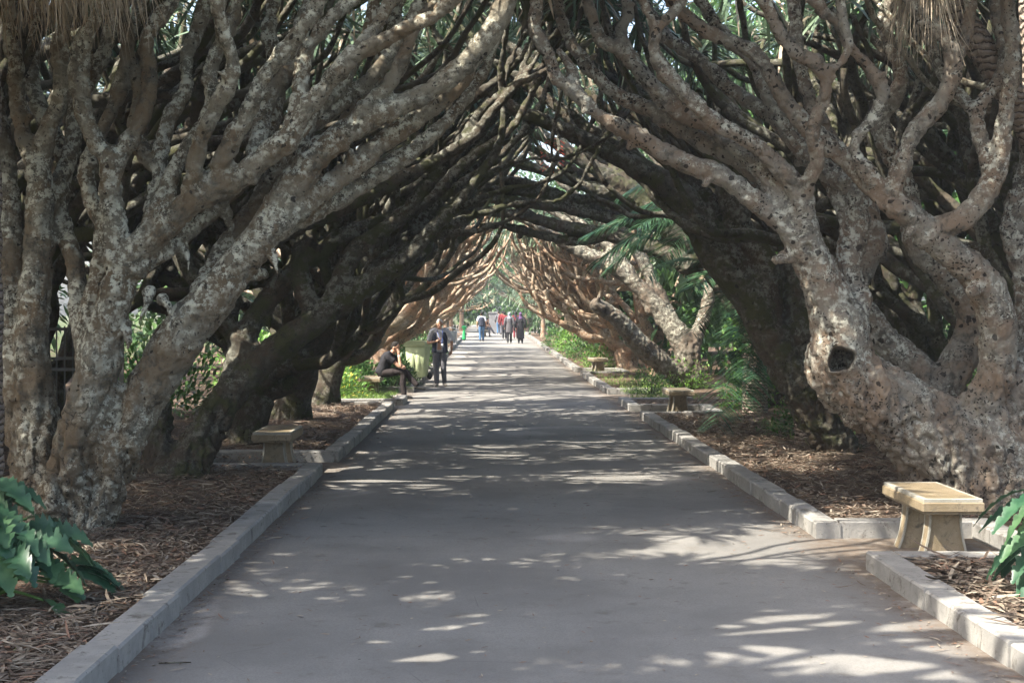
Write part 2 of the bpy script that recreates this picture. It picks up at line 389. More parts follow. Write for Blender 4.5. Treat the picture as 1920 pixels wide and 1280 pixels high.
soil_patch(-13, LB-.1, 2, 110); soil_patch(RB+.1, 14, 2, 110)
tag(mb.build('planting_soil', M['soil']), kind='structure')

# ------------------------------------------------------------------ dragon trees
def vault(x, y):      # lowest height of limbs over the path
    xc = .35
    d = abs(x-xc); return 4.2-.24*d*d+gz(y)+(.7 if y > 42 else 0)
SUN_GAPS = [(2.3, 8.3, .95), (-.6, 8.0, .35), (-3.4, 31.3, 2.4), (-2.4, 36.5, 1.2), (4.2, 34, 1.0), (5.2, 21.5, .8), (4.2, 26.9, .5), (-2.6, 17.3, .6), (.2, 32.2, .8), (3.4, 39, 1.5)]  # ground spots to be sunlit; leaf heads on their sun rays are left out
def shaded(p, keep=None):
    """whether a leaf head at p may stand there, given the canopy gaps cut for sun patches on the ground"""
    g = p-TS*(p[2]/TS[2]); return all(math.hypot(g[0]-x, g[1]-y) > r+.3 for x, y, r in SUN_GAPS) and (keep is None or p[0] > keep)  # keep drops the outer leaf heads so sun reaches the path
class Tree:
    def __init__(s, seed, side, hi=8.2, zl=5.3, rm=.036, fk=(.78, .92), wild=1.):
        s.rm = rm; s.fk = fk; s.wild = wild; s.keep = None; s.al = .15; s.tri = .16
        s.zl = zl; s.r = random.Random(seed); s.side = side; s.seed = seed; s.kk = 1.; s.lines = []; s.tips = []; s.samp = []; s.hi = hi
    def add(s, pts, rad, smp=True):
        s.lines.append((np.array(pts), np.array(rad)))
    def px(s, seq, Y0=None, dY=0., grow=0, gl=.9, k=1.):
        """a limb traced as (u, v, radius) with its own distance, joined to the nearest earlier limb"""
        if Y0 is None:
            u, v = seq[0][:2]; d = [(a-u)**2+(b-v)**2 for a, b, _ in s.samp]; Y0 = s.samp[int(np.argmin(d))][2]
        uv = np.array(seq, float); L = np.concatenate([[0], np.cumsum(np.hypot(*np.diff(uv[:, :2], axis=0).T))]); t = L/L[-1]
        Y = Y0+dY*t**.8; pts = [P(a, b, y) for (a, b, _), y in zip(seq, Y)]; r = [c*(s.kk+(1-s.kk)*min(1, max(0, (c-48)/30)))*k*y/F for (_, _, c), y in zip(seq, Y)]
        s.add(pts, r)
        for i in range(len(seq)-1):
            for q in np.linspace(0, 1, 12): s.samp.append(tuple((uv[i]*(1-q)+uv[i+1]*q)[:2])+(Y[i]*(1-q)+Y[i+1]*q,))
        if grow:
            d = nrm(pts[-1]-pts[-2]); s.grow(pts[-1], d, max(.035, min(.075, r[-1])), grow, gl, nrm([d[0], d[1], max(.5, d[2])]))
    def grow(s, p, d, r, lev, L, head, ext=0):
        R = s.r; st = .13; n = max(3, int(L*R.uniform(.8, 1.25)/st)); pts = [p-d*r*.4, p]; rad = [r, r]; d = np.array(d, float); w = nrm([R.gauss(0, 1) for _ in range(3)]); ph = R.uniform(0, 6)
        for i in range(n):
            x, y, z = p
            f = head*1.0
            a = s.side*(x-.35)                      # negative once past the middle of the path
            if a < .4: f = nrm(f*np.array([max(-.2, .55+a*.5), 1, 1])+np.array([0, 0, .28]))
            vm = vault(x, y)
            if z < vm+.15 and a < 3.2: f = nrm(f+np.array([.25*s.side, 0, min(2.2, (vm+.15-z)*2.5)]))
            if z > s.hi-.8: f = nrm(f+np.array([0, 0, -.25]))
            d = nrm(d+(f-d)*s.al+w*.15*s.wild**.5*math.sin(ph+i*.75)+np.array([R.gauss(0, .035) for _ in range(3)])); d = nrm([d[0], d[1], max(d[2], -.06)]); p = p+d*st; pts.append(p); rad.append(r*(1-.13*i/n)*(1+.07*math.sin(ph*3+i*1.3)))
        s.add(pts[::2] if len(pts) % 2 else pts[::2]+[pts[-1]], rad[::2] if len(rad) % 2 else rad[::2]+[rad[-1]])
        r2 = rad[-1]
        if p[2] > s.hi or (lev <= 0 and (p[2] > s.zl+gz(p[1]) or ext > 3)): s.tips.append((p, d)); return
        if p[2] > 5.9 and lev > 0 and p[1] < 34: s.tips.append((p, nrm(d+ V0(R.gauss(0, .5), R.gauss(0, .5), .3))))
        if lev <= 0: s.grow(p, d, max(.030, r2*.92), 0, L, nrm(head+np.array([0, 0, .8])), ext+1); return
        ax = nrm(np.cross(d, [R.gauss(0, 1), R.gauss(0, 1), R.gauss(0, .7)])); k = 3 if R.random() < s.tri else 2
        for j in range(k):
            sg = (1, -1, 0)[j]; an = math.radians(R.uniform(20, 38)); q = nrm(d*math.cos(an)+ax*math.sin(an)*sg)
            h2 = nrm(head+ax*sg*.38+np.array([R.gauss(0, .10*s.wild), R.gauss(0, .14*s.wild), R.gauss(0, .09*s.wild)])); h2[2] = max(h2[2], .12); h2 = nrm(h2)
            s.grow(p, q, max(s.rm, r2*R.uniform(*s.fk)), lev-1, L*.86, h2)
    def trunk(s, X, Y, z0, heads, rt=.30, zt=.7, lev=4, L=1.25, r0=.17):
        R = s.r; bx = X; base = np.array([X, Y, z0-.15])
        top = np.array([X-s.side*(zt*.35), Y+R.uniform(-.2, .2), z0+zt])
        s.add([base, base*.6+top*.4+[0, 0, .02], top, top+[0, 0, .05]], [rt*1.3, rt*1.02, rt*.95, rt*.8])
        for k in range(5):                          # root flare
            a = k*1.26+R.uniform(-.3, .3); e = base+np.array([math.cos(a)*rt*1.45, math.sin(a)*rt*1.45, .02]); s.add([base*.3+top*.7, (base+top)/2+(e-base)*.35, e], [rt*.3, rt*.42, rt*.24])
        for (hx, hy, hz) in heads:
            h = nrm([-s.side*hx+R.gauss(0, .05), hy+R.gauss(0, .08), hz]); q = nrm(h+np.array([0, 0, .15])); s.grow(top-q*.12, q, r0*R.uniform(.8, 1.05), lev, L*R.uniform(.85, 1.15), h)
    def finish(s, name, label, m, voxel=0, leaf=.5, group='dragon trees lining the path', nl=40, knots=None, craters=(), drop=None):
        X0, Y0 = s.lines[0][0][0][:2]; z = gz(Y0)+SZ; org = np.array([X0, Y0, z]); mb = MB()
        root = thing(name, label, 'tree', tuple(org), 0, group)
        for i, (p, r) in enumerate(s.lines):
            if voxel: tube(mb, p-org, r, 12, .06, .10, seed=s.seed)
            else: tube(mb, p-org, r, 8, .16, .14, seed=s.seed)
        if voxel:
            for p, r in s.lines:                       # swollen forks, healed stubs and knobs
                if r[0] < .16: blob(mb, p[0]-org, r[0]*1.16, 10, 8)
                for k in range(1, len(p)-1):
                    if .05 < r[k] < .2 and s.r.random() < .34:
                        t_ = nrm(p[k+1]-p[k]); q = nrm(np.cross(t_, [s.r.gauss(0, 1), s.r.gauss(0, 1), s.r.gauss(0, 1)])+t_*.5); w_ = s.r.uniform(.3, .5)*r[k]; c_ = p[k]+(p[k+1]-p[k])*s.r.random()-org
                        tube(mb, [c_, c_+q*(r[k]+w_*.6), c_+q*(r[k]+w_*s.r.uniform(.8, 2.4))], [w_*1.5, w_, w_*.75], 8, .03)
            me = remesh(mb, voxel, 4)
            def fn(c, n):
                a = .013*vnoise(c*9, 1)+.014*vnoise(c*4.2, 2)+.010*vnoise(c*20, 3)-.010*np.clip(1-np.abs(vnoise(c*15, 19))*4, 0, 1); low = np.clip(1.6-(c[:, 2]), 0, 1)
                # deep creases and burrs low on the trunk
                a = a+low*(.040*vnoise(c*np.array([6, 6, 2.2]), 5)-.055*np.clip(1-np.abs(vnoise(c*np.array([5, 5, 1.6])+.3*vnoise(c*4, 8)[:, None], 6))*6, 0, 1)-.03*np.clip(1-np.abs(vnoise(c*np.array([11, 11, 5]), 16))*5, 0, 1)+.026*vnoise(c*13, 7)+.012*vnoise(c*30, 17))
                a = a-.012*np.clip(1-np.abs(vnoise(c*6.5, 18))*6, 0, 1)
                c = c+n*a[:, None]
                for (cc, rr, dp) in craters:
                    uu, vv, Yr = cc; wy = c[:, 1]+org[1]; wu = VU+F*(c[:, 0]+org[0])/wy; wv = VV-F*(c[:, 2]+org[2]-HC)/wy
                    k = np.where((np.hypot(wu-uu, wv-vv) < 9) & (np.abs(wy-Yr) < 1.6))[0]
                    if not len(k): continue
                    cc = c[k[np.argmin(wy[k])]].copy(); e = c-cc; dd = np.linalg.norm(e*[1, 1, .86], axis=1)/rr*(1+.22*vnoise(c*9, 31)+.12*vnoise(c*24, 32))
                    axs = nrm(org+cc-np.array([0, 0, HC])); g = np.where(dd < .8, 1., np.clip((1.05-dd)/.25, 0, 1)); rim = np.exp(-((dd-1.12)/.17)**2)*(.35 if rr > .09 else .1)
                    c = c+axs*((g*dp-rim*rr)[:, None])*(np.sum(n*axs, 1) < .1)[:, None]
                return c
            displace(me, fn); me.materials.append(m)
            obj('trunk', me, root)
        else: mb.build('trunk', m, root)
        tips = [t for t in s.tips if s.r.random() < leaf and (t[0][2] > s.zl-.3+gz(t[0][1])) and shaded(t[0], s.keep)]
        if tips:
            mb = MB(); tp = np.array([t[0] for t in tips])-org; td = np.array([t[1] for t in tips]); n = len(tips)
            Pb = np.repeat(tp, nl, 0)+RG.normal(0, .02, (n*nl, 3)); E = nrm(np.repeat(td, nl, 0)*.5+np.array([0, 0, .18])+nrm(RG.normal(0, 1, (n*nl, 3)))*1.0)
            mi = (RG.random(n*nl) < .10).astype(int)
            blades(mb, Pb, E, RG.uniform(.40, .72, n*nl), .023, RG.uniform(.15, .55, n*nl), 3, mi=mi)
            mb.build('crown', [M['sword'], M['dry']], root)
        return root
OUT = [(-.5, .3, 1.), (-.6, -.5, 1.1), (-.15, .2, 1.25)]
# ---- A: foreground tree on the left, limbs traced from the photograph
A = Tree(1, -1); A.kk = .76
A.px([(118, 1040, 84), (128, 960, 72), (150, 850, 62), (180, 720, 56), (205, 600, 46), (240, 490, 40), (290, 440, 37), (360, 380, 33), (430, 345, 30), (500, 290, 30), (535, 255, 27), (580, 200, 23), (640, 128, 22), (663, 105, 22)], 12.1, -.5)
A.px([(150, 1030, 62), (192, 900, 58), (262, 760, 56), (335, 640, 56), (425, 525, 50), (500, 430, 46), (555, 340, 42), (610, 275, 36), (706, 219, 31), (800, 172, 28), (874, 121, 27), (921, 59, 27), (950, 0, 25), (972, -60, 23)], 12.0, -.1, 3)
A.px([(95, 1030, 72), (82, 880, 60), (68, 740, 50), (60, 640, 44), (75, 430, 38), (72, 300, 31)], 12.2, .2)
A.px([(70, 1030, 52), (42, 820, 44), (24, 620, 40), (18, 470, 36), (10, 330, 30), (-20, 150, 28), (-30, 0, 24)], 12.3, .3, 2)
A.px([(663, 105, 22), (745, 62, 20), (815, 28, 19), (870, -20, 18), (910, -70, 18)], None, -.4, 3)
A.px([(655, 118, 18), (700, 58, 18), (735, 0, 17), (765, -60, 16)], None, .3, 3)
A.px([(555, 340, 34), (570, 250, 26), (625, 205, 22), (700, 145, 20), (760, 55, 19), (792, -10, 18)], None, .5, 3)
A.px([(590, 300, 26), (695, 195, 20), (737, 150, 18), (769, 78, 16), (790, 35, 15), (835, -15, 15)], None, -.1, 3)
A.px([(520, 420, 40), (570, 385, 32), (640, 332, 28), (706, 275, 26), (785, 222, 24), (860, 165, 20), (885, 110, 18), (925, 40, 17), (960, -20, 16)], None, .55, 3)
A.px([(500, 440, 30), (560, 410, 27), (640, 370, 24), (720, 320, 22), (800, 262, 20), (870, 190, 17), (910, 130, 15), (935, 60, 14)], None, 1.1, 3)
A.px([(222, 480, 36), (210, 380, 32), (205, 300, 30), (185, 278, 25), (155, 210, 24), (148, 130, 24), (165, 60, 23), (200, 0, 22), (215, -60, 20)], None, -.2, 2)
A.px([(210, 310, 26), (230, 288, 24), (265, 220, 23), (280, 150, 22), (275, 75, 21), (310, 20, 20), (345, -30, 19)], None, .2, 2)
A.px([(360, 380, 28), (370, 280, 23), (400, 205, 22), (433, 150, 22), (433, 100, 21), (412, 35, 19), (410, -20, 18)], None, -.5, 2)
A.px([(395, 350, 26), (440, 255, 24), (475, 190, 23), (490, 150, 22), (530, 100, 21), (575, 40, 20), (603, -5, 19), (640, -60, 18)], None, -.3, 3)
A.px([(280, 440, 30), (330, 310, 22), (370, 250, 20), (398, 190, 20), (393, 130, 19), (430, 50, 18), (448, -10, 17)], None, .3, 2)
A.px([(285, 440, 28), (290, 370, 22), (305, 280, 20), (322, 210, 18), (350, 165, 18), (350, 110, 18), (378, 30, 17), (390, -20, 16)], None, .7, 2)
A.px([(70, 310, 28), (48, 262, 25), (35, 200, 25), (30, 125, 22), (20, 70, 20), (18, -20, 18)], None, .1, 2)
A.px([(76, 300, 26), (92, 240, 25), (118, 170, 24), (114, 90, 22), (125, 30, 20), (140, -40, 19)], None, -.2, 2)
A.px([(66, 430, 26), (105, 360, 22), (135, 280, 22), (146, 190, 20), (190, 110, 19), (215, 40, 18), (250, -30, 17)], None, .7, 2)
A.px([(190, 690, 44), (172, 600, 36), (192, 500, 32), (196, 420, 28), (172, 370, 22), (166, 300, 21), (225, 170, 20), (240, 80, 19), (225, -10, 18)], None, .6, 2)
A.px([(170, 660, 36), (148, 590, 26), (142, 500, 24), (112, 400, 22), (118, 300, 22), (60, 160, 20), (70, 40, 20), (60, -40, 18)], None, 1.4, 2)
A.px([(470, 330, 24), (500, 200, 22), (555, 110, 21), (568, 40, 19), (590, -20, 18)], None, .8, 3)
A.px([(545, 250, 24), (566, 150, 20), (572, 100, 19), (612, 45, 18), (668, -8, 17)], None, .1, 3)
A.px([(540, 270, 24), (600, 200, 21), (650, 140, 20), (690, 60, 18), (705, 0, 17), (740, -50, 16)], None, .9, 3)
A.px([(330, 400, 26), (300, 330, 20), (255, 260, 20), (262, 160, 19), (240, 90, 18), (262, 10, 17), (280, -30, 17)], None, 1.0, 2)
A.px([(260, 500, 30), (340, 440, 26), (450, 340, 24), (500, 250, 22), (520, 150, 20), (505, 60, 20), (520, -20, 18)], None, 1.2, 2)
A.px([(340, 640, 36), (390, 520, 30), (470, 400, 28), (540, 300, 25), (640, 240, 22), (720, 110, 20), (745, 20, 18), (770, -50, 17)], None, 1.3, 3)
ra = [((505, 460), (520, 520), 12), ((280, 545), (262, 600), 11), ((305, 560), (318, 590), 9), ((350, 470), (352, 512), 9), ((535, 300), (560, 345), 8), ((425, 400), (432, 450), 10), ((470, 480), (486, 520), 9), ((232, 610), (240, 655), 12), ((590, 390), (586, 420), 8), ((440, 470), (462, 520), 9)]
for (a, b, r) in ra: A.px([(*a, r*1.4), ((a[0]*.4+b[0]*.6)+3, a[1]*.45+b[1]*.55, r*.9), (*b, r*.45)], None, -.12)
A.finish('dragon_tree', 'foreground tree left of path, grey lichen-patched limbs rising behind the dark lobed plant', M['bark'], .017, .98)
# ---- B: the great pitted tree behind the big bench on the right
B = Tree(2, 1); B.kk = .80
B.px([(1830, 1010, 150), (1815, 930, 140), (1790, 860, 118), (1720, 800, 84), (1640, 748, 76), (1580, 692, 72), (1572, 615, 62), (1548, 540, 52), (1515, 470, 46), (1485, 425, 38)], 13.4, -.7)
B.px([(1900, 1000, 110), (1860, 900, 120), (1840, 830, 90), (1835, 770, 56), (1862, 720, 46), (1870, 660, 44), (1865, 588, 44), (1841, 530, 42), (1771, 465, 38), (1724, 420, 34), (1680, 385, 30)], 13.4, -.9)
B.px([(1490, 430, 34), (1460, 415, 28), (1405, 368, 26), (1345, 325, 25), (1300, 312, 24), (1245, 285, 23), (1190, 250, 22), (1128, 219, 20), (1081, 176, 18), (1046, 150, 18), (1036, 128, 18), (1026, 100, 18), (1003, 60, 18), (1007, 15, 18), (1015, -50, 17)], None, -.3, 3)
B.px([(1105, 200, 14), (1078, 160, 18), (1072, 130, 14), (1045, 95, 12)], None, .1)
B.px([(1515, 470, 36), (1500, 370, 30), (1455, 310, 25), (1410, 268, 23), (1345, 232, 22), (1285, 178, 21), (1242, 128, 19), (1226, 98, 17), (1228, 52, 15)], None, -.5)
B.px([(1228, 52, 14), (1208, 10, 13), (1188, -40, 13)], None, 0, 3)
B.px([(1228, 52, 14), (1262, 24, 13), (1284, -2, 12), (1300, -50, 12)], None, 0, 3)
B.px([(1505, 380, 30), (1515, 345, 20), (1532, 300, 19), (1522, 245, 18), (1538, 200, 17), (1550, 155, 18), (1530, 115, 19)], None, -.6)
B.px([(1530, 118, 18), (1490, 95, 16), (1458, 58, 15), (1432, -5, 15), (1425, -50, 15)], None, -.1, 2)
B.px([(1535, 125, 15), (1568, 125, 12), (1590, 90, 12), (1582, 40, 13), (1572, -30, 13)], None, -.1, 2)
B.px([(1470, 400, 28), (1440, 340, 25), (1385, 282, 24), (1310, 222, 22), (1255, 184, 19), (1206, 145, 17), (1165, 95, 17), (1128, 78, 16), (1112, 39, 16), (1097, -10, 15), (1090, -50, 15)], None, .4, 3)
B.px([(1400, 300, 22), (1330, 240, 20), (1250, 200, 18), (1198, 128, 16), (1165, 70, 16), (1178, 20, 15), (1160, -40, 15)], None, .3, 3)
B.px([(1505, 420, 34), (1455, 350, 28), (1385, 300, 26), (1290, 250, 22), (1215, 205, 20), (1140, 165, 18), (1075, 90, 16), (1050, 20, 15), (1060, -50, 15)], None, .9, 3)
B.px([(1585, 640, 50), (1605, 560, 34), (1592, 490, 32), (1608, 410, 30), (1590, 350, 26), (1520, 300, 23), (1470, 240, 21), (1440, 180, 20), (1415, 120, 18), (1350, 60, 17), (1310, 0, 16)], None, .7, 3)
B.px([(1600, 430, 26), (1560, 340, 24), (1500, 260, 22), (1440, 215, 20), (1370, 165, 18), (1310, 110, 17), (1250, 70, 16), (1210, 10, 15)], None, 1.1, 3)
B.px([(1680, 388, 28), (1635, 350, 25), (1590, 300, 24), (1545, 265, 23), (1490, 215, 22), (1437, 130, 20), (1405, 95, 19), (1320, 55, 18), (1270, 15, 17), (1240, -40, 16)], None, .3, 3)
B.px([(1670, 365, 26), (1685, 325, 23), (1712, 250, 23), (1762, 195, 23), (1787, 130, 23), (1770, 70, 19), (1725, 30, 15), (1690, -20, 14)], None, -.3, 2)
B.px([(1782, 140, 18), (1812, 70, 16), (1820, 0, 16), (1835, -50, 15)], None, .1, 2)
B.px([(1660, 370, 22), (1618, 310, 17), (1602, 268, 16), (1636, 225, 16), (1655, 175, 16), (1636, 135, 15), (1600, 95, 15), (1570, 45, 15), (1538, 15, 15), (1510, -40, 15)], None, -.4, 2)
B.px([(1740, 440, 34), (1762, 425, 28), (1808, 408, 27), (1855, 350, 27), (1876, 285, 24), (1885, 215, 22), (1900, 120, 20), (1890, 20, 18)], None, -.3, 2)
B.px([(1862, 330, 22), (1845, 280, 18), (1830, 215, 19), (1860, 170, 18), (1885, 110, 18), (1866, 30, 17), (1872, -40, 16)], None, .2, 2)
B.px([(1830, 215, 18), (1800, 180, 15), (1772, 150, 14), (1740, 60, 14), (1745, -20, 14)], None, .4, 2)
B.px([(1770, 860, 60), (1760, 760, 52), (1790, 690, 44), (1822, 620, 42), (1812, 560, 40), (1770, 510, 34), (1715, 450, 28), (1700, 350, 24), (1650, 240, 22), (1690, 150, 20), (1660, 50, 18), (1680, -30, 17)], 13.8, .7, 2)
B.px([(1755, 790, 50), (1730, 705, 42), (1672, 650, 34), (1634, 603, 31), (1605, 540, 30), (1640, 440, 26), (1600, 330, 22), (1540, 230, 20), (1500, 120, 19), (1490, 20, 18), (1480, -40, 16)], None, .8, 2)
B.px([(1850, 800, 60), (1905, 720, 50), (1935, 640, 44), (1925, 520, 36), (1900, 420, 30), (1930, 300, 26), (1910, 150, 24)], None, .4, 2)
B.px([(1640, 430, 22), (1648, 465, 24), (1640, 490, 12)], None, -.1)
B.finish('dragon_tree', 'massive pale tree riddled with holes, with a round knothole, behind the nearest stone bench', M['bark_pit'], .017, .98,
    craters=[((1572, 668, 12.6), .105, .42)]+[((u, v, 13), r, dp) for u, v, r, dp in ((1655, 800, .04, .07), (1700, 770, .035, .06), (1620, 740, .04, .06), (1520, 460, .04, .05), (1590, 790, .04, .05), (1600, 560, .03, .05), (1555, 740, .04, .05), (1640, 770, .025, .05), (1680, 820, .03, .05), (1610, 800, .025, .05))])
# ---- C: dark leaning tree beyond B
C = Tree(3, 1); C.kk = .82
C.px([(1592, 900, 62), (1575, 850, 50), (1520, 760, 46), (1455, 650, 46), (1408, 560, 44), (1350, 480, 46), (1292, 390, 40), (1235, 338, 30), (1151, 290, 23), (1058, 245, 18), (972, 207, 15), (920, 172, 13), (895, 145, 11)], 18.6, -.8, 1)
C.px([(1300, 400, 34), (1240, 340, 26), (1190, 300, 20), (1128, 262, 18), (1065, 217, 16), (1038, 195, 14), (980, 152, 13), (915, 112, 12)], None, .7, 2)
C.px([(1430, 610, 44), (1432, 510, 40), (1388, 430, 34), (1360, 345, 28), (1330, 285, 24), (1270, 240, 20), (1200, 190, 17), (1130, 140, 15), (1060, 90, 14)], None, -.2, 3)
C.px([(1420, 540, 40), (1370, 440, 32), (1320, 370, 26), (1250, 300, 20), (1180, 240, 17), (1100, 180, 15), (1010, 130, 13)], None, .9, 3)
C.px([(1470, 700, 46), (1500, 600, 42), (1490, 500, 36), (1470, 400, 30), (1430, 300, 26), (1380, 220, 22), (1330, 140, 20), (1260, 60, 18)], None, .6, 3)
C.px([(1500, 640, 36), (1560, 520, 30), (1575, 400, 26), (1600, 280, 22), (1580, 160, 20)], None, .6, 3)
C.px([(1460, 430, 26), (1380, 350, 22), (1290, 270, 18), (1200, 170, 16), (1120, 110, 14)], None, .5, 3)
C.finish('dragon_tree', 'dark trunk leaning left over the path from behind the holed tree with the knothole', M['bark_shade_moss'], .024, .98)
# ---- D: dark tree behind A on the left
D = Tree(4, -1); D.kk = .70
D.px([(335, 930, 70), (345, 880, 60), (415, 765, 46), (500, 670, 42), (585, 605, 40), (665, 548, 34), (745, 498, 26), (800, 440, 20), (860, 380, 16), (905, 320, 13)], 15.8, .8, 3)
D.px([(300, 920, 55), (298, 820, 46), (290, 740, 46), (310, 640, 40), (400, 560, 36), (480, 470, 34), (560, 420, 30), (640, 390, 26), (720, 350, 22), (800, 310, 18), (870, 270, 15)], 15.9, .6, 3)
D.px([(430, 750, 36), (455, 640, 34), (520, 540, 32), (600, 470, 28), (680, 430, 26), (760, 400, 22), (830, 350, 18), (880, 300, 15), (950, 250, 13)], None, 1.1, 3)
D.px([(620, 580, 30), (660, 480, 28), (735, 420, 24), (800, 350, 20), (850, 290, 17), (900, 210, 14), (950, 170, 12)], None, .4, 3)
D.px([(590, 600, 30), (560, 500, 28), (590, 420, 24), (650, 350, 22), (730, 300, 20), (820, 240, 17), (880, 190, 14)], None, .9, 3)
D.px([(480, 690, 30), (420, 600, 26), (350, 500, 24), (320, 400, 22), (340, 300, 20), (400, 200, 18)], None, .6, 3)
D.px([(690, 530, 22), (750, 470, 18), (800, 400, 16), (870, 340, 13), (930, 300, 11), (985, 240, 10)], None, 1.5, 3)
for sq, dy in (([(690, 530, 22), (760, 468, 17), (830, 428, 14), (900, 402, 11), (975, 382, 9), (1040, 378, 7)], .8), ([(700, 505, 20), (780, 438, 16), (860, 392, 12), (940, 358, 10), (1010, 345, 8)], 1.2), ([(760, 468, 15), (820, 440, 12), (880, 436, 10), (940, 418, 8)], .6), ([(800, 440, 14), (850, 380, 12), (920, 325, 10), (985, 300, 9), (1040, 300, 7)], .5)): D.px(sq, None, dy, 1)
for (a, b, r) in [((560, 470), (565, 530), 12), ((610, 500), (615, 560), 12), ((690, 450), (692, 500), 10), ((500, 560), (505, 620), 13), ((650, 480), (655, 530), 9)]: D.px([(*a, r*1.4), ((a[0]+b[0])/2+2, (a[1]+b[1])/2, r), (*b, r*.4)], None, -.1)
D.finish('dragon_tree', 'shaded mossy tree just behind the foreground left tree, its limb sloping over the path', M['bark_shade_moss'], .024, .98)
# ---- E: right tree with the cut stub above the small bench
E = Tree(5, 1, 8.2, 4.4); E.kk = .62
E.px([(1300, 745, 48), (1288, 715, 42), (1250, 688, 36), (1195, 640, 32), (1160, 600, 27), (1125, 575, 23), (1112, 568, 20)], 34.5, -1.4)
E.px([(1295, 720, 40), (1285, 650, 40), (1235, 580, 28), (1190, 530, 24), (1135, 492, 24), (1070, 462, 20), (1010, 425, 15), (945, 398, 11), (890, 400, 9)], None, .8, 2)
E.px([(1190, 530, 18), (1165, 485, 15), (1090, 420, 12), (1030, 370, 10), (960, 330, 9)], None, .6, 4)
E.px([(1290, 660, 26), (1240, 560, 20), (1190, 470, 15), (1130, 400, 12), (1060, 350, 10), (1000, 290, 9)], None, 1.2, 4)
E.px([(1130, 490, 15), (1160, 440, 13), (1120, 360, 11), (1080, 290, 10)], None, .3, 4)
E.px([(1300, 650, 24), (1330, 540, 18), (1300, 420, 14), (1240, 320, 12)], None, .8, 3)
E.px([(1220, 580, 18), (1180, 510, 15), (1110, 440, 12), (1040, 400, 10), (970, 360, 9)], None, 1.6, 3)
E.px([(1240, 600, 18), (1215, 500, 14), (1150, 400, 11), (1120, 320, 10)], None, 1.0, 3)
G2 = Tree(6, 1, 8.2, 4.6)      # grey tree whose limbs fill the arch above E
G2.px([(1465, 780, 42), (1450, 700, 38), (1415, 610, 34), (1340, 500, 28), (1250, 420, 22), (1170, 350, 18), (1090, 300, 14), (1010, 250, 12), (950, 225, 10)], 27.6, -.6, 3)
for sq, dy in (([(1300, 500, 26), (1230, 400, 18), (1150, 320, 14), (1070, 250, 11), (1000, 200, 10)], .8), ([(1410, 600, 24), (1310, 450, 18), (1220, 330, 14), (1150, 240, 12), (1080, 180, 10)], .3), ([(1240, 420, 18), (1150, 370, 13), (1070, 340, 11), (990, 310, 9), (930, 285, 8)], -.5),
               ([(1200, 375, 14), (1140, 290, 12), (1080, 220, 11), (1040, 150, 10)], .2), ([(1410, 600, 24), (1360, 440, 18), (1300, 320, 14), (1230, 220, 12)], 1.), ([(1170, 350, 13), (1100, 330, 10), (1020, 290, 9), (960, 260, 8)], .9), ([(1240, 420, 16), (1160, 400, 12), (1080, 380, 10), (1010, 350, 9), (950, 340, 8)], 1.2)): G2.px(sq, None, dy, 3)
for sq, dy, g in (([(1300, 500, 22), (1220, 462, 16), (1140, 440, 13), (1060, 425, 12), (980, 405, 10), (900, 395, 9), (840, 402, 7)], .6, 1), ([(1240, 420, 18), (1160, 412, 13), (1090, 395, 12), (1010, 384, 10), (930, 374, 9), (860, 380, 7)], .2, 1),
               ([(1140, 440, 12), (1080, 452, 10), (1010, 440, 9), (950, 424, 8), (900, 425, 6)], .5, 0), ([(1100, 396, 11), (1040, 362, 10), (980, 342, 9), (910, 335, 8)], .3, 2), ([(1170, 365, 14), (1100, 348, 12), (1030, 322, 10), (960, 305, 9), (900, 290, 8)], .2, 2),
               ([(1220, 400, 16), (1130, 375, 12), (1060, 372, 11), (990, 362, 10), (920, 352, 9), (860, 350, 7)], .9, 1), ([(1060, 425, 10), (1010, 412, 9), (960, 380, 8), (900, 365, 7)], .4, 1)): G2.px(sq, None, dy, g)
gt = G2.finish('dragon_tree', 'slim-limbed tree with a spray of red berries, behind the dark leaning tree', M['bark_shade_moss'], .028, .98)
mb = MB(); c = P(1035, 285, 26.8)-np.array(gt.location); tube(mb, [c+[0, 0, .35], c, c+[0, 0, -.3]], [.012, .012, .008], 6, .05)
for k in range(34):
    a = k*2.4; z = .25-.55*k/34; e = c+V0(math.cos(a)*.24, math.sin(a)*.2, z-.10); tube(mb, [c+V0(0, 0, z), (c+V0(0, 0, z)+e)/2+V0(0, 0, .03), e], [.008, .008, .012], 5, .05)
me = remesh(mb, .012, 0); me.materials.append(M['red']); obj('berry_spray', me, gt)
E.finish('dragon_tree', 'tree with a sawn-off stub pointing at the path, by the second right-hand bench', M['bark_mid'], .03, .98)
# ---- further trees grown by rule
def auto(seed, side, X, Y, label, m, leaf, lev=4, rt=.30, more=(), vox=0, hi=8.2, L=1.25, lean=1., zt=None, zl=None, up=0., keep=None, rm=.05, wild=1.9):
    t = Tree(seed, side, hi, zl or (5.3 if Y < 30 else 4.3), rm, (.80, .93), wild); t.keep = keep; t.al = .115; t.tri = .07
    heads = [(lean*1.0, -.30, .58), (lean*1.05, .12, .68), (lean*.9, .5, .60), (.55, -.5, 1.), (.5, .35, 1.05)]+list(more)
    heads = [(a, b, c+up) for a, b, c in heads]
    t.trunk(X, Y, gz(Y)+SZ, heads, rt, zt or t.r.uniform(.55, .9), lev, L, .165)
    return t.finish('dragon_tree', label, m, vox, leaf)
LM, RM = M['bark_shade_moss'], M['bark']
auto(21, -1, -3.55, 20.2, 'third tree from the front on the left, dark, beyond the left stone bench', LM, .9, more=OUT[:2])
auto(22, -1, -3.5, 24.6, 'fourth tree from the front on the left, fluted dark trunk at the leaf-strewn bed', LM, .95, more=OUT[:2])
auto(23, -1, -3.45, 28.6, 'fifth tree from the front on the left, at the edge of the shaded bed', LM, .9, more=OUT[:1])
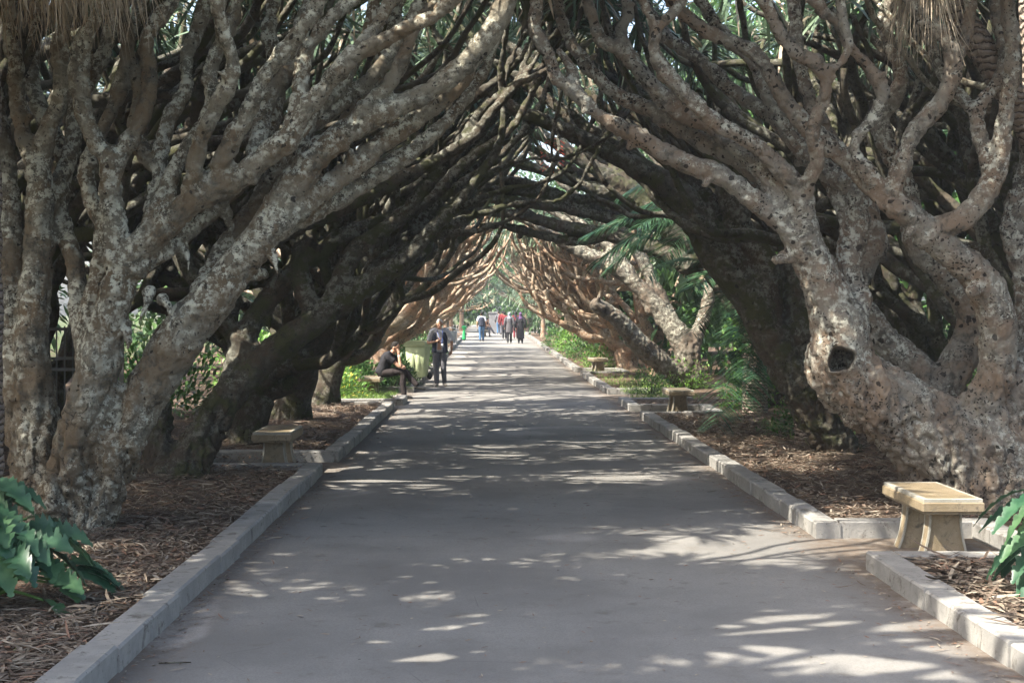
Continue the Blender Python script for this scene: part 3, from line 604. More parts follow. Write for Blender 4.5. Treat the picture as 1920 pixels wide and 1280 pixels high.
auto(24, -1, -3.7, 35.2, 'sunlit tan tree right behind the pale green wheeled bin', M['bark_tan'], .9, more=OUT[:1], keep=-1.7)
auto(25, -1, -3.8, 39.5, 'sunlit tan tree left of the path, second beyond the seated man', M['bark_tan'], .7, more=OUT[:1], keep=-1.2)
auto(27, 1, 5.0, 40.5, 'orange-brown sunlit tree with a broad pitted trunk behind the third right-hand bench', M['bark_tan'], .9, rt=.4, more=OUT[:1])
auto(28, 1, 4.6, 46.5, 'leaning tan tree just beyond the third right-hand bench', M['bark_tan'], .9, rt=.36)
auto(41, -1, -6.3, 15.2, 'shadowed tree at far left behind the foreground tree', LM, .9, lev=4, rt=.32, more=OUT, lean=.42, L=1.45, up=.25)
auto(42, -1, -6.6, 20.5, 'shadowed tree in the second row left, behind the shaded mossy tree', LM, .9, lev=4, rt=.32, more=OUT, lean=.5, L=1.45, up=.25)
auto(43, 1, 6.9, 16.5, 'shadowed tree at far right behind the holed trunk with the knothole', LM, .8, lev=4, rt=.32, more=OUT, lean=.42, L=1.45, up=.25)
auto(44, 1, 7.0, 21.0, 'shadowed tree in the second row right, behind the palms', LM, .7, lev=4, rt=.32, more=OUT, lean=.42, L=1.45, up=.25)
# two pairs of models, copied down the far alley
pl = auto(51, -1, -3.6, 45, 'tan tree left of path, third beyond the standing man', M['bark_tan'], .12, rm=.06, wild=1.7)
pr = auto(52, 1, 4.5, 53, 'tan tree right of path with parallel limbs, second beyond the third right-hand bench', M['bark_tan'], .9, rm=.06, wild=1.7)
i = 0
for Y in (50.5, 56.5, 62.5, 68):
    i += 1; o = ('fourth', 'fifth', 'sixth', 'seventh')[i-1]
    recopy(pl, (-3.6+rnd.uniform(-.2, .2), Y, gz(Y)+SZ), rnd.uniform(-.3, .3), 'far tree left of path, %s beyond the standing man' % o, (1, 1.1, rnd.uniform(.95, 1.1)))
    Y += 8
    if i < 4: recopy(pr, (4.4+rnd.uniform(-.2, .2), Y, gz(Y)+SZ), rnd.uniform(-.3, .3), 'far tree right of path, %s beyond the stubbed tree' % o, (1, 1.1, rnd.uniform(.95, 1.1)))
# low young dragon trees whose spiky heads crowd the far end of the alley
def young(seed, h=1.2):
    t = Tree(seed, 1, 4.6, 2.2, .05); t.add([[0, 0, -.1], [0.02, 0, .5], [0, .03, h]], [.17, .14, .12]); R = t.r
    for k in range(9): a = k*2.4; q = nrm([math.cos(a)*(.95-.07*k), math.sin(a)*(.95-.07*k), .35+.13*k]); t.grow(np.array([0, 0, h-.08]), q, .08, 2, .85, q)
    return t
def young_tree(seed, label, X, Y):
    t = young(seed); t.r = random.Random(seed)
    # grown round the origin, so its tips are kept whatever the path's vault says
    r = t.finish('young_dragon_tree', label, M['bark_tan'], 0, 1.0, 'young dragon trees at the far end', 60); r.location = (X, Y, gz(Y)+SZ); return r
def vault(x, y): return -5
y1 = young_tree(71, 'spiky blue-green tree crown left of the path above the grey litter bin', -3.0, 72)
k = 0
for X, Y, sc in ((-3.0, 80, 1.1), (-2.7, 88, 1.15), (-2.6, 98, 1.2), (3.9, 77, 1.1), (4.1, 85, 1.2), (3.6, 95, 1.2), (3.0, 116, 1.5), (-2.2, 115, 1.5)):
    recopy(y1, (X, Y, gz(Y)+SZ), k*1.3, 'spiky grey-green tree crown %s of the path, %s along the far stretch' % ('left' if X < 0 else 'right', ('second', 'third', 'fourth', 'first', 'second', 'third', 'fourth', 'fifth')[k]), (sc, sc, sc)); k += 1
def vault(x, y): return 4.2-.24*(x-.35)**2+gz(y)+(.7 if y > 42 else 0)
# unseen trees beside the frame, added so their crowns shade the foreground
for k, (sd_, X, Y, lf) in enumerate(((-1, -5.3, 6.3, .98), (-1, -8.2, 10.2, .98), (-1, -8.4, 4.0, .98), (-1, -9.6, 14.5, .98), (1, 9.2, 13.0, .8))):
    auto((60, 61, 64, 65, 66)[k], sd_, X, Y, ('shade tree added just outside the frame at left', 'shade tree added unseen, left of the picture', 'shade tree added in the second row left of the viewer', 'tree in the third row at far left', 'tree in the third row at far right')[k], M['bark'], lf, lev=4, more=OUT, hi=8.8, lean=(.7 if k == 1 else .25) if Y < 11 and X < 0 else .45, rt=.25, L=1.5 if k == 1 else 1.25, zt=3.3 if Y < 11 else 1.0, up=.6, zl=6.0)
# ------------------------------------------------------------------ benches
def prism(mb, prof, y0, y1, mi=0):
    """outline (x, z), counter-clockwise seen from -y, extruded along y; convex-ish strips between mirrored sides"""
    n = len(prof)//2; V = [[x, y0, z] for x, z in prof]+[[x, y1, z] for x, z in prof]; N2 = len(prof)
    q = [[i, (i+1) % N2, N2+(i+1) % N2, N2+i] for i in range(N2)]
    for i in range(n-1): a, b, c, d = i, i+1, N2-2-i, N2-1-i; q.append([a, d, c, b]); q.append([N2+a, N2+b, N2+c, N2+d])
    mb.add(V, [x[::-1] for x in q], mi=mi)
def make_bench():
    t = thing('stone_bench', 'x', 'bench')
    w, l = .235, .56
    m = MB(); box(m, (-w, -l, .40), (w, l, .475), .008); box(m, (-w+.018, -l+.018, .382), (w-.018, l-.018, .3995), .004)
    seat = m.build('seat', M['bench'], t, False)
    m = MB(); a, b = .476, .503; w2, l2 = w-.012, l-.012      # raised rim of paler stone round the seat panel
    c4 = ((-1, -1), (1, -1), (1, 1), (-1, 1)); V = [[x*(w2-i), y*(l2-i), z] for z, i in ((a, 0), (b-.005, 0), (b, .005), (b, .03), (a, .03)) for x, y in c4]
    m.add(V, [[k*4+j, k*4+(j+1) % 4, (k+1)*4+(j+1) % 4, (k+1)*4+j] for k in range(4) for j in range(4)]); m.build('rim', M['bench_edge'], seat, False)
    m = MB(); box(m, (-w2+.031, -l2+.031, a+.001), (w2-.031, l2-.031, b-.002)); m.build('seat_panel', M['bench'], seat, False)
    for y in (-.30, .30):
        m = MB(); hs = [(0.0, .19), (.03, .178), (.08, .160), (.15, .142), (.24, .127), (.32, .12), (.381, .122)]
        prism(m, [(-x, z) for z, x in hs]+[(x, z) for z, x in hs[::-1]], y-.05, y+.05)
        ped = m.build('pedestal', M['bench'], t, False)
        for sx in (-1, 1):
            for yy in (y-.057, y+.057):
                m = MB(); V = [[sx*(x+a), yy+c, z] for z, x in hs for a, c in ((-.012, -.009), (.004, -.009), (.004, .009), (-.012, .009))]; k = len(hs)
                q = [[i*4+j, i*4+(j+1) % 4, i*4+4+(j+1) % 4, i*4+4+j] for i in range(k-1) for j in range(4)]
                m.add(V, q if sx > 0 else [x[::-1] for x in q]); m.build('edge_trim', M['bench_edge'], ped, False)
    return t
b0 = make_bench(); BG = 'low stone benches in the kerb recesses'; b0['group'] = BG
b0['label'] = 'nearest and largest stone bench, at right in front of the holed tree'; b0.location = (3.52, 11.33, .004)
for X, Y, rz, lab in ((-2.58, 17.4, 0, 'shaded stone bench on the left, empty, in front of the dark tree trunks'), (-2.66, 32.2, 0, 'stone bench on the left on which the man in black sits'),
                  (3.56, 26.8, 0, 'second stone bench on the right, under the stubbed tree'), (3.44, 45.0, .1, 'small far stone bench on the right beside a pale sunlit trunk'), (3.5, 66.8, 0, 'farthest stone bench on the right, tiny, among green plants')):
    recopy(b0, (X, Y, .004+gz(Y)), rz, lab)
# ------------------------------------------------------------------ palms
def frond(mb, base, dirv, L, nleaf=46, ll=.45, droop=.55, w=.011, dens_droop=.25, mi=None):
    d = nrm(dirv); n = 14; t = np.linspace(0, 1, n); C = base+d*(L*t)[:, None]-np.array([0, 0, 1.])*(droop*L*t**2)[:, None]
    tube(mb, C, .016*(1-t*.8), 5, L/12)
    tt = np.linspace(.12, 1, nleaf); c = np.stack([np.interp(tt, t, C[:, k]) for k in range(3)], 1); tg = nrm(np.stack([np.interp(tt, t, np.gradient(C[:, k])) for k in range(3)], 1))
    side = nrm(np.cross(tg, [0, 0, 1.]))
    for sg in (-1, 1):
        E = side*sg+tg*.75+RG.normal(0, .07, (nleaf, 3))+np.array([0, 0, .18]); ln = ll*(np.sin(np.pi*(tt*.82+.10))**.6)*RG.uniform(.85, 1.1, nleaf)
        blades(mb, c, E, ln, w, dens_droop+.15*RG.random(nleaf), 3, prof=lambda s: np.clip(1.15-s, 0.03, 1)*np.clip(s*8+.4, 0, 1))
def palm(X, Y, z, h, label, nf=18, L=2.2, r=.17, lean=(0, 0), ang=(.1, 1.2), dirs=None, ll=.45, skirt=0, group='palms among the dragon trees', elev=None):
    root = thing('palm_tree', label, 'palm', (X, Y, z), 0, group)
    top = np.array([lean[0], lean[1], h]); m = MB(); ks = np.linspace(0, 1, 26)
    pts = [top*[k**2.6, k**2.6, k]+np.array([0, 0, -.1])*(1-k) for k in ks]; rr = [r*(1.15-.2*k) for k in ks]; tube(m, pts, rr, 20, .035, .10); m.build('trunk', M['palmtrunk'], root)
    m = MB()
    for i in range(nf):
        if dirs and i < len(dirs): d = np.array(dirs[i], float)
        else:
            a = i*2.4+rnd.uniform(-.2, .2); e = rnd.uniform(*ang); d = np.array([math.cos(a)*math.cos(e), math.sin(a)*math.cos(e), math.sin(e)])
        frond(m, top, d, L*rnd.uniform(.85, 1.1), 74 if Y < 34 else 40, ll, rnd.uniform(.35, .6), .015)
    m.build('crown', M['palm'], root)
    if skirt:
        m = MB(); n = skirt; a = RG.uniform(0, 6.28, n); rr = RG.uniform(.1, 1.0, n)**.6
        Pb = top+np.stack([np.cos(a)*rr*skirt_r, np.sin(a)*rr*skirt_r, RG.uniform(-.1, .25, n)], 1)
        blades(m, Pb, np.stack([np.cos(a)*.25, np.sin(a)*.25, -1+0*a], 1)+RG.normal(0, .1, (n, 3)), RG.uniform(.3, .8, n), .007, .1, 4, prof=lambda s: 1-.8*s, curl=.12); m.build('dead_fronds', M['dry'], root)
    return root
skirt_r = .95
palm(3.93, 9.75, SZ, 6.4, 'grey ringed palm trunk cut by the right edge of the picture', 14, 2.4, .185, lean=(-.28, .1), ang=(.0, .8))
skirt_r = 1.25
palm(-3.95, 10.9, SZ, 4.72, 'pale ringed palm trunk at the left edge with a skirt of dead straw fronds', 12, 2.4, .2, lean=(.05, -.2), ang=(.35, 1.0), skirt=2200)
skirt_r = .27
palm(5.95, 13.7, SZ, 4.75, 'palm at upper right, its straw-coloured dead fronds hanging over the limbs', 10, 2.0, .13, lean=(-2.1, -1.3), ang=(.5, 1.1), skirt=240)
palm(4.5, 20.1, SZ, 2.15, 'young palm right of the path with a low drooping dark frond', 16, 2.2, .16, lean=(-.15, 2.2), dirs=[(-.6, -.6, .6), (-.5, -.1, .9), (-.5, .3, .5), (-.35, -1, .25), (-.25, -1, -.15), (-.4, -.9, .1), (-.6, .4, .9), (.1, -1, .5), (-.4, -1, -.45), (-.3, -1, -.1), (-.45, -.8, -.3)], ll=.62)
palm(4.75, 25.4, SZ, 3.75, 'palm with green fronds arching above the second right-hand bench', 22, 2.9, .2, dirs=[(-1, -.5, .35), (-1, 0, .5), (-1, .3, .2), (-1, -.9, .4), (-1, -.2, .12), (-.6, -1, .3), (-1, -.7, .05), (-1, .1, .8)], ll=.8)
palm(8.3, 23.5, SZ, 4.6, 'tall palm seen through the limbs at upper right', 22, 2.8, .2, ll=.6)
palm(10.8, 20.5, SZ, 3.8, 'green palm far right behind the knothole tree', 22, 2.8, .2, ll=.6)
palm(6.6, 33.5, SZ, 4.4, 'palm behind the limbs right of the arch', 20, 2.8, .2, ll=.6)
palm(7.6, 27.5, SZ, 1.2, 'low palm in the undergrowth right of the path', 20, 2.2, .2, ll=.6)
palm(-4.15, 36.6, SZ, 2.9, 'stout sunlit palm trunk with old leaf scars beyond the seated man', 10, 1.9, .24, ang=(.5, 1.2))
palm(-4.6, 34.6, SZ, 3.4, 'sunlit orange-brown trunk left of the seated man', 10, 1.9, .25, ang=(.5, 1.2))
palm(2.6+1.9, 62, gz(62)+SZ, 3.6, 'far palm right of the path end', 22, 2.3, .2)
# ------------------------------------------------------------------ undergrowth
def cloud(n, r, squash=1., hollow=.55):
    d = nrm(RG.normal(0, 1, (n, 3))); k = (hollow+(1-hollow)*RG.random(n))[:, None]; d = d*k*np.array(r)
    d[:, 2] = np.abs(d[:, 2])*squash; return d
leafprof = lambda t: np.sin(np.pi*np.clip(t, .02, .99))**.75
def shrub(X, Y, size, n, ll, m, label, cat='shrub', group='leafy shrubs in the beds', lw=.32, z=None, stems=True, up=.5, name='shrub', second=None):
    z = (gz(Y)+SZ) if z is None else z; root = thing(name, label, cat, (X, Y, z), 0, group); mb = MB()
    d = cloud(n, size); lump = 1+.25*vnoise(d*2.3+X, 9); d = d*lump[:, None]
    blades(mb, d, nrm(d)+np.array([0, 0, up])+RG.normal(0, .45, (n, 3)), RG.uniform(.6, 1.2, n)*ll, ll*lw*.5, RG.uniform(.1, .6, n), 3, prof=leafprof, fold=.25, mi=(RG.random(n) < .12).astype(int) if second else None)
    mb.build('foliage', [m, second] if second else m, root)
    if stems:
        mb = MB()
        for k in range(9):
            e = d[rnd.randrange(n)]*.8; tube(mb, [[e[0]*.1, e[1]*.1, -.05], [e[0]*.5, e[1]*.5, e[2]*.5], e], [.015, .011, .006], 5, .2)
        mb.build('stem', M['bark_shade_moss'], root)
    return root
SH = 'leafy shrubs in the beds'
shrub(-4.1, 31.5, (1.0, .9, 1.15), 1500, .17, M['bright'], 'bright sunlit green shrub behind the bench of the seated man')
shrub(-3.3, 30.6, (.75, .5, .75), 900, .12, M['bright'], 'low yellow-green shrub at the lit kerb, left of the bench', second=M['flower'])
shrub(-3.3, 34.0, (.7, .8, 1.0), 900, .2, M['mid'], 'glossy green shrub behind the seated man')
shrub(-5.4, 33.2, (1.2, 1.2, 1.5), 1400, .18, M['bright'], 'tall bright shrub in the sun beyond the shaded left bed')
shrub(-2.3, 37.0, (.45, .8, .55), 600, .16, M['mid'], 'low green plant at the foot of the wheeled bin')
shrub(-2.35, 34.9, (.4, .4, .75), 420, .26, M['deep'], 'dark leafy plant between the seated man and the bin')
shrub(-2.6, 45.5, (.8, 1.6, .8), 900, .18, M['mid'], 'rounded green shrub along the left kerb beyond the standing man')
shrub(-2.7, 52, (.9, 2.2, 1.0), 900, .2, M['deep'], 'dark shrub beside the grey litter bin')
shrub(-2.6, 60, (.8, 2.4, .9), 800, .2, M['mid'], 'shrub left of the path before the green post')
shrub(3.6, 31.6, (.55, .55, .65), 900, .09, M['mid'], 'small-leaved green shrub in the right bed by the second bench')
shrub(4.6, 34.2, (.9, .7, .7), 1200, .09, M['bright'], 'bright green bushy ground plant below the stubbed tree', group=SH)
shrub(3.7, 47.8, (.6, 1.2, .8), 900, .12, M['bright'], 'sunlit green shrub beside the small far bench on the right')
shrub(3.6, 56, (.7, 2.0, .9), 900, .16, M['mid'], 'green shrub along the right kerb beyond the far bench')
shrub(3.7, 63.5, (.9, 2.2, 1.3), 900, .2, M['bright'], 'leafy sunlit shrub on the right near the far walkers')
shrub(3.5, 72, (.8, 2.6, 1.2), 800, .22, M['mid'], 'distant shrub right of the path past the walkers')
shrub(5.0, 21.3, (.9, .9, .6), 1500, .10, M['mid'], 'weedy green clump at the foot of the dark leaning tree')
shrub(5.3, 27.2, (.9, .8, 2.3), 1300, .2, M['bright'], 'airy bright green bush behind the drooping palm frond')
shrub(-5.6, 24.0, (1.1, 1.0, 1.6), 1200, .22, M['mid'], 'green shrub glimpsed between the left trunks', group=SH)
shrub(-7.9, 17.5, (1.2, 1.0, 1.8), 1300, .2, M['mid'], 'green shrub in the far left background')
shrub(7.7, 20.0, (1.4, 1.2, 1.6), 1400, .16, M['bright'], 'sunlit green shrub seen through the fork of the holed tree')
shrub(9.9, 17.5, (1.3, 1.0, 2.2), 1400, .2, M['mid'], 'green shrub at far right behind the holed tree')
# broad lobed plants in the foreground corners
lob = lambda t: (np.sin(np.pi*np.clip(t*.96+.03, 0, 1))**.55)*(1-.52*np.abs(((t*5.2) % 1)-.25)/.75*(t < .97))*(1+.10*np.sin(t*90))
def lobed(X, Y, label, leaves, name='lobed_plant'):
    root = thing(name, label, 'plant', (X, Y, SZ), 0, 'large-leaved foreground plants')
    for (bx, by, bz, ex, ey, ez, L, wd) in leaves:
        m = MB(); blades(m, [[bx, by, bz]], [[ex, ey, ez]], L, wd, .6, 44, prof=lob, fold=.38, roll=np.array([[r2.gauss(0, .35), -.25+r2.gauss(0, .3), 1.]]), curl=.12); m.build('leaf', M[r2.choice(('lobed', 'lobed', 'lobed2', 'lobed3'))], root)
    m = MB()
    for (bx, by, bz, *_) in leaves: tube(m, [[bx*.15, by*.15, -.03], [bx*.55, by*.55, bz*.75+.05], [bx, by, bz]], [.014, .011, .008], 6, .08)
    m.build('stem', M['mid'], root)
r2 = random.Random(5); lv = []
for k in range(96):
    a = r2.uniform(-2.9, .5); q = r2.uniform(.15, .85); zz = max(.05, (1-q)*.98+r2.uniform(-.08, .08)); lv.append((math.cos(a)*q*.85, math.sin(a)*q*.7, zz, math.cos(a)*.9, math.sin(a)*.9, r2.uniform(-.25, .35), r2.uniform(.22, .36), r2.uniform(.075, .115)))
lobed(-3.30, 8.9, 'large dark green plant with lobed leaves at the bottom left corner', lv)
lv = []
for k in range(22):
    a = r2.uniform(2.0, 4.6); q = r2.uniform(.1, .45); lv.append((math.cos(a)*q*.6, math.sin(a)*q, r2.uniform(.35, .72), math.cos(a)*.7, math.sin(a)*.7, r2.uniform(-.9, .1), r2.uniform(.25, .4), r2.uniform(.05, .075)))
lobed(3.66, 9.05, 'drooping glossy green plant at the right edge beside the palm trunk', lv)
# grass and weeds
def grass(name, label, areas, n, h, m):
    mb = MB()
    for x0, x1, y0, y1 in areas:
        X = RG.uniform(x0, x1, n); Y = RG.uniform(y0, y1, n); k = vnoise(np.stack([X*1.4, Y*1.1, 0*X], 1), 12) > -.1; X, Y = X[k], Y[k]; c = len(X)
        blades(mb, np.stack([X, Y, SZ+np.maximum(0, Y-40)*.0063+0*X], 1), np.stack([RG.normal(0, .45, c), RG.normal(0, .45, c), np.ones(c)], 1), RG.uniform(.4, 1.2, c)*h, .006, .35, 2, prof=lambda t: 1-.85*t)
    tag(mb.build(name, m), label, 'grass', kind='stuff')
grass('grass', 'fresh green grass and weeds growing in the beds', [(4.4, 6.2, 19.6, 23.5), (3.1, 4.6, 30.5, 38), (3.1, 5.2, 38, 62), (-3.4, -2.1, 30, 32), (-4.6, -3.0, 29.9, 34), (-3.2, -2.0, 35, 60), (5.0, 8, 24, 32), (6.5, 9, 16, 20)], 2200, .22, M['grass'])
grass('ground_weeds', 'scattered small weeds at the bottom left corner', [(-3.2, -2.4, 6.9, 7.9)], 90, .12, M['grass'])
# leaf litter
for c, nm in (((.165, .13, .095), 'a'), ((.27, .23, .175), 'b'), ((.11, .08, .058), 'c'), ((.20, .115, .075), 'd')): M['lit'+nm] = plain('litter_'+nm, c, .8, .2, 20)
mb = MB()
def litter(x0, x1, y0, y1, n, L=.125, w=.0065):
    n = int(n*1.35)
    X = RG.uniform(x0, x1, n); Y = RG.uniform(y0, y1, n); a = RG.uniform(0, 6.28, n)
    z = SZ+.02+RG.uniform(0, .045, n)+np.maximum(0, Y-40)*.0063+np.clip((np.abs(X-.4)-3.6)*.05, 0, .22)
    blades(mb, np.stack([X, Y, z], 1), np.stack([np.cos(a), np.sin(a)*.8, RG.normal(.04, .13, n)], 1), RG.uniform(.25, 1.5, n)*L, RG.uniform(.4, 1.5, n)*w, RG.uniform(-.05, .25, n), 3, mi=RG.choice(4, n, p=[.36, .22, .32, .10]), curl=.18, prof=lambda t: np.sin(np.pi*np.clip(t*.9+.08, 0, 1))**.6)
litter(-4.8, -2.2, 6.3, 9.5, 5200, .15, .007); litter(-5.5, -2.2, 9.5, 16.7, 9500); litter(-6, -2.2, 18.5, 28.8, 7500); litter(3.05, 5.0, 6.5, 10.4, 5000, .2, .010); litter(3.0, 7, 12.3, 20, 9500); litter(3.0, 6.5, 20, 26, 4200); litter(3.1, 5, 27.9, 30.2, 500); litter(-9, -5.5, 10, 26, 3500); litter(6.5, 10, 11, 22, 3000)
def crumbs(x0, x1, y0, y1, n):
    X = RG.uniform(x0, x1, n); Y = RG.uniform(y0, y1, n); a = RG.uniform(0, 6.28, n)
    blades(mb, np.stack([X, Y, SZ+.02+RG.uniform(0, .03, n)], 1), np.stack([np.cos(a), np.sin(a), RG.normal(.1, .3, n)], 1), RG.uniform(.015, .07, n), RG.uniform(.004, .014, n), .1, 2, mi=RG.choice(4, n, p=[.3, .2, .4, .1]))
crumbs(-4.5, -2.15, 6.3, 12, 9000); crumbs(-5, -2.15, 12, 28, 8000); crumbs(3.0, 5, 6.5, 10.4, 5000); crumbs(3.0, 6, 12.2, 26, 9000)
tag(mb.build('leaf_litter', [M['lita'], M['litb'], M['litc'], M['litd']]), 'thick litter of dry brown sword leaves on the beds', 'litter', kind='stuff')
mb = MB(); n = 1700; X = np.concatenate([RG.uniform(-1.9, 2.7, n)]); Y = RG.uniform(6.9, 30, n); a = RG.uniform(0, 6.28, n)
blades(mb, np.stack([X, Y, .010+0*X], 1), np.stack([np.cos(a), np.sin(a), .05+0*a], 1), RG.uniform(.015, .06, n), .005, .0, 2, mi=RG.choice(4, n))
X = np.where(RG.random(900) < .55, 2.72-np.abs(RG.normal(0, .07, 900)), -1.94+np.abs(RG.normal(0, .06, 900))); Y = RG.uniform(6.8, 16, 900); a = RG.uniform(0, 6.28, 900); ok = (Y < 10.5) | (Y > 12.1) | (X < 0); X, Y, a = X[ok], Y[ok], a[ok]
blades(mb, np.stack([X, Y, .009+0*X], 1), np.stack([np.cos(a), np.sin(a), .1+0*a], 1), RG.uniform(.012, .035, len(X)), .006, .0, 2, mi=RG.choice(4, len(X)))
n = 420; X = np.where(RG.random(n) < .5, 2.70-np.abs(RG.normal(0, .16, n)), -1.92+np.abs(RG.normal(0, .16, n))); Y = RG.uniform(6.8, 34, n); a = RG.uniform(0, 6.28, n)
blades(mb, np.stack([X, Y, .012+0*X], 1), np.stack([np.cos(a), np.sin(a), .04+0*a], 1), RG.uniform(.05, .16, n), .006, .0, 3, mi=RG.choice(4, n), curl=.2)
tag(mb.build('path_debris', [M['lita'], M['litb'], M['litc'], M['litd']]), 'tiny dry leaf crumbs scattered on the path', 'debris', kind='stuff')
mb = MB(); tube(mb, [P(298, 1244, 7.72)*[1, 1, 0]+[0, 0, .012], P(325, 1247, 7.7)*[1, 1, 0]+[0, 0, .02], P(358, 1242, 7.74)*[1, 1, 0]+[0, 0, .012]], [.004, .005, .003], 5, .04)
tag(mb.build('twig', M['bark_shade_moss']), 'thin dark twig lying on the path near the bottom left', 'twig')
# ------------------------------------------------------------------ background trees and hedges
def bg_tree(label, h, r, m, n=2600, ll=.3, low=.25):
    root = thing('broadleaf_tree', label, 'tree', (0, 0, 0), 0, 'leafy trees behind the alley'); mb = MB()
    for k in range(13):
        a = k*2.4; q = r*(.35+.4*((k*7) % 5)/5); c = np.array([math.cos(a)*q, math.sin(a)*q, h*(low+.12+(.88-low)*k/13)]); rr = r*rnd.uniform(.38, .55)
        d = cloud(n//13, (rr, rr, rr*.8), hollow=.7); d[:, 2] *= np.where(RG.random(len(d)) < .35, -1, 1)
        blades(mb, d+c, nrm(d)+RG.normal(0, .6, d.shape)+[0, 0, -.2], RG.uniform(.6, 1.2, len(d))*ll, ll*.2, .3, 2, prof=leafprof)
    mb.build('crown', m, root); mb = MB()
    tube(mb, [[0, 0, -.1], [.1, 0, h*.3], [0, .1, h*.7]], [.2, .16, .07], 8, .3, .1)
    for k in range(6): a = k*1.05; tube(mb, [[0.05, 0, h*(.3+.05*k)], [math.cos(a)*r*.35, math.sin(a)*r*.35, h*(.45+.05*k)], [math.cos(a)*r*.6, math.sin(a)*r*.6, h*(.6+.05*k)]], [.08, .06, .03], 6, .3, .1)
    mb.build('trunk', M['bark_shade_moss'], root); return root
g1 = bg_tree('x', 7.5, 2.6, M['deep'], 6500, .30, .02); g2 = bg_tree('x', 7.0, 2.6, M['mid'], 5200, .34, .02)
spots = []
k = 0
for Y in (13, 18, 23, 28, 34): spots.append((g1, -12.6+(k % 2)*.9, Y, 1.0, 'deep green tree closing the left background, %s from the front' % ('first', 'second', 'third', 'fourth', 'fifth')[k])); k += 1
k = 0
for Y in (14, 19, 24.5, 30, 36): spots.append(((g2, g1)[k % 2], 13.2-(k % 2)*.8, Y, 1.0, 'green tree closing the right background, %s from the front' % ('first', 'second', 'third', 'fourth', 'fifth')[k])); k += 1
k = 0
for Y in (42, 52, 63, 75, 88): 
    o = ('first', 'second', 'third', 'fourth', 'fifth')[k]
    spots.append((g1, -9.2, Y, 1.1, 'leafy tree behind the left row beyond the bin, %s of five' % o)); spots.append((g2, 9.6, Y+3, 1.1, 'leafy tree behind the right row beyond the benches, %s of five' % o)); k += 1
spots += [(g1, 6.2, 52, 1.7, 'very tall dark tree above the limbs right of centre'), (g2, 9.0, 46, 1.6, 'very tall leafy tree behind the limbs at upper right')]
spots += [(g1, -3.5, 118, 1.25, 'distant dark green tree left of the end of the path'), (g2, 3.6, 124, 1.3, 'distant green tree right of the end of the path'), (g1, 8, 116, 1.3, 'distant tree far right of the end of the path'), (g2, -9, 126, 1.4, 'distant tree far left of the end of the path'), (g1, 7.2, 40, 1.35, 'dark tree rising behind the right row beyond the stubbed tree'), (g2, 9.4, 32, 1.3, 'leafy tree standing behind the palms at right'), (g1, 5.2, 100, 1.55, 'tall dark tree rising over the right row near the end of the path'), (g2, 7.6, 84, 1.5, 'tall leafy tree standing behind the right row beyond the walkers'), (g2, 0.2, 142, 2.2, 'tall hazy tree closing the view at the end of the path')]
for j, (o, X, Y, sc, lab) in enumerate(spots):
    if j in (0, 5): o.location = (X, Y, gz(Y)); o['label'] = lab; o.rotation_euler[2] = j
    else: recopy(o, (X, Y, gz(Y)), rnd.uniform(0, 6), lab, (sc, sc, sc*rnd.uniform(.9, 1.15)))
# ------------------------------------------------------------------ iron fence, bins, post, pillar
f = thing('iron_fence', 'dark iron fence panel glimpsed between the left trunks', 'fence', (-5.9, 19.4, SZ), .1)
for x in (-.9, .84): m = MB(); box(m, (x, -.03, 0), (x+.06, .03, 1.75)); m.build('post', M['iron'], f, False)
m = MB()
for z in (.15, 1.05, 1.2, 1.6): box(m, (-.838, -.015, z), (.838, .015, z+.04))
m.build('rail', M['iron'], f, False); m = MB()
for k in range(15): x = -.76+k*.108; box(m, (x-.009, .017, .1), (x+.009, .035, 1.66))
m.build('bar', M['iron'], f, False)
M['bin'] = plain('pale_green_plastic', (.40, .47, .27), .5, .08); M['binlid'] = plain('pale_green_lid', (.37, .44, .25), .45, .08)
M['rubber'] = plain('rubber', (.03, .03, .03), .7); M['steel'] = plain('grey_steel', (.33, .36, .36), .4, .08); M['greenpl'] = plain('green_plastic', (.03, .33, .10), .4, .1)
b = thing('wheeled_bin', 'pale green wheeled rubbish bin standing behind the seated man', 'bin', (-1.98, 39.6, .09), math.radians(-12))
m = MB(); box(m, (-.29, -.33, .08), (.29, .33, .98), .03, taper=(.78, .74)); m.build('body', M['bin'], b)
m = MB()
for x in (-.14, .02): box(m, (x, -.345+.03, .25), (x+.1, -.30, .86), .01, taper=(1, .6))
box(m, (-.32, -.36, .93), (.32, .36, .985), .012); m.build('collar', M['bin'], b)
m = MB(); prof = [(-.33, .988), (.33, .988), (.32, 1.02), (.2, 1.09), (-.2, 1.09), (-.32, 1.02)]
V = [[x*(1 if abs(y) < .3 else .96), y, z] for y in (-.37, .37) for x, z in prof]; m.add(V, [[j, (j+1) % 6, 6+(j+1) % 6, 6+j] for j in range(6)]+[[0, 5, 2, 1], [5, 4, 3, 2], [6, 7, 8, 11], [11, 8, 9, 10]]); m.build('lid', M['binlid'], b, False)
m = MB(); tube(m, [[-.27, .40, .97], [0, .42, .98], [.27, .40, .97]], [.018]*3, 8, .1); m.build('handle', M['bin'], b)
for sx in (-1, 1):
    m = MB(); tube(m, [[sx*.24, .3, .10], [sx*.29, .3, .10]], [.10, .10], 16, .05); m.build('wheel', M['rubber'], b)
b = thing('litter_bin', 'grey metal litter bin with a rounded hood left of the path', 'bin', (-1.98, 74, gz(74)+SZ), .1)
m = MB(); box(m, (-.26, -.2, .12), (.26, .2, .75), .02, taper=(.85, .85)); m.build('body', M['steel'], b)
m = MB(); tube(m, [[-.29, 0, 0], [-.29, 0, .75], [-.2, 0, .9], [0, 0, .93], [.2, 0, .9], [.29, 0, .75], [.29, 0, 0]], [.025]*7, 8, .1); m.build('frame', plain('pale_steel', (.6, .62, .6), .4), b)
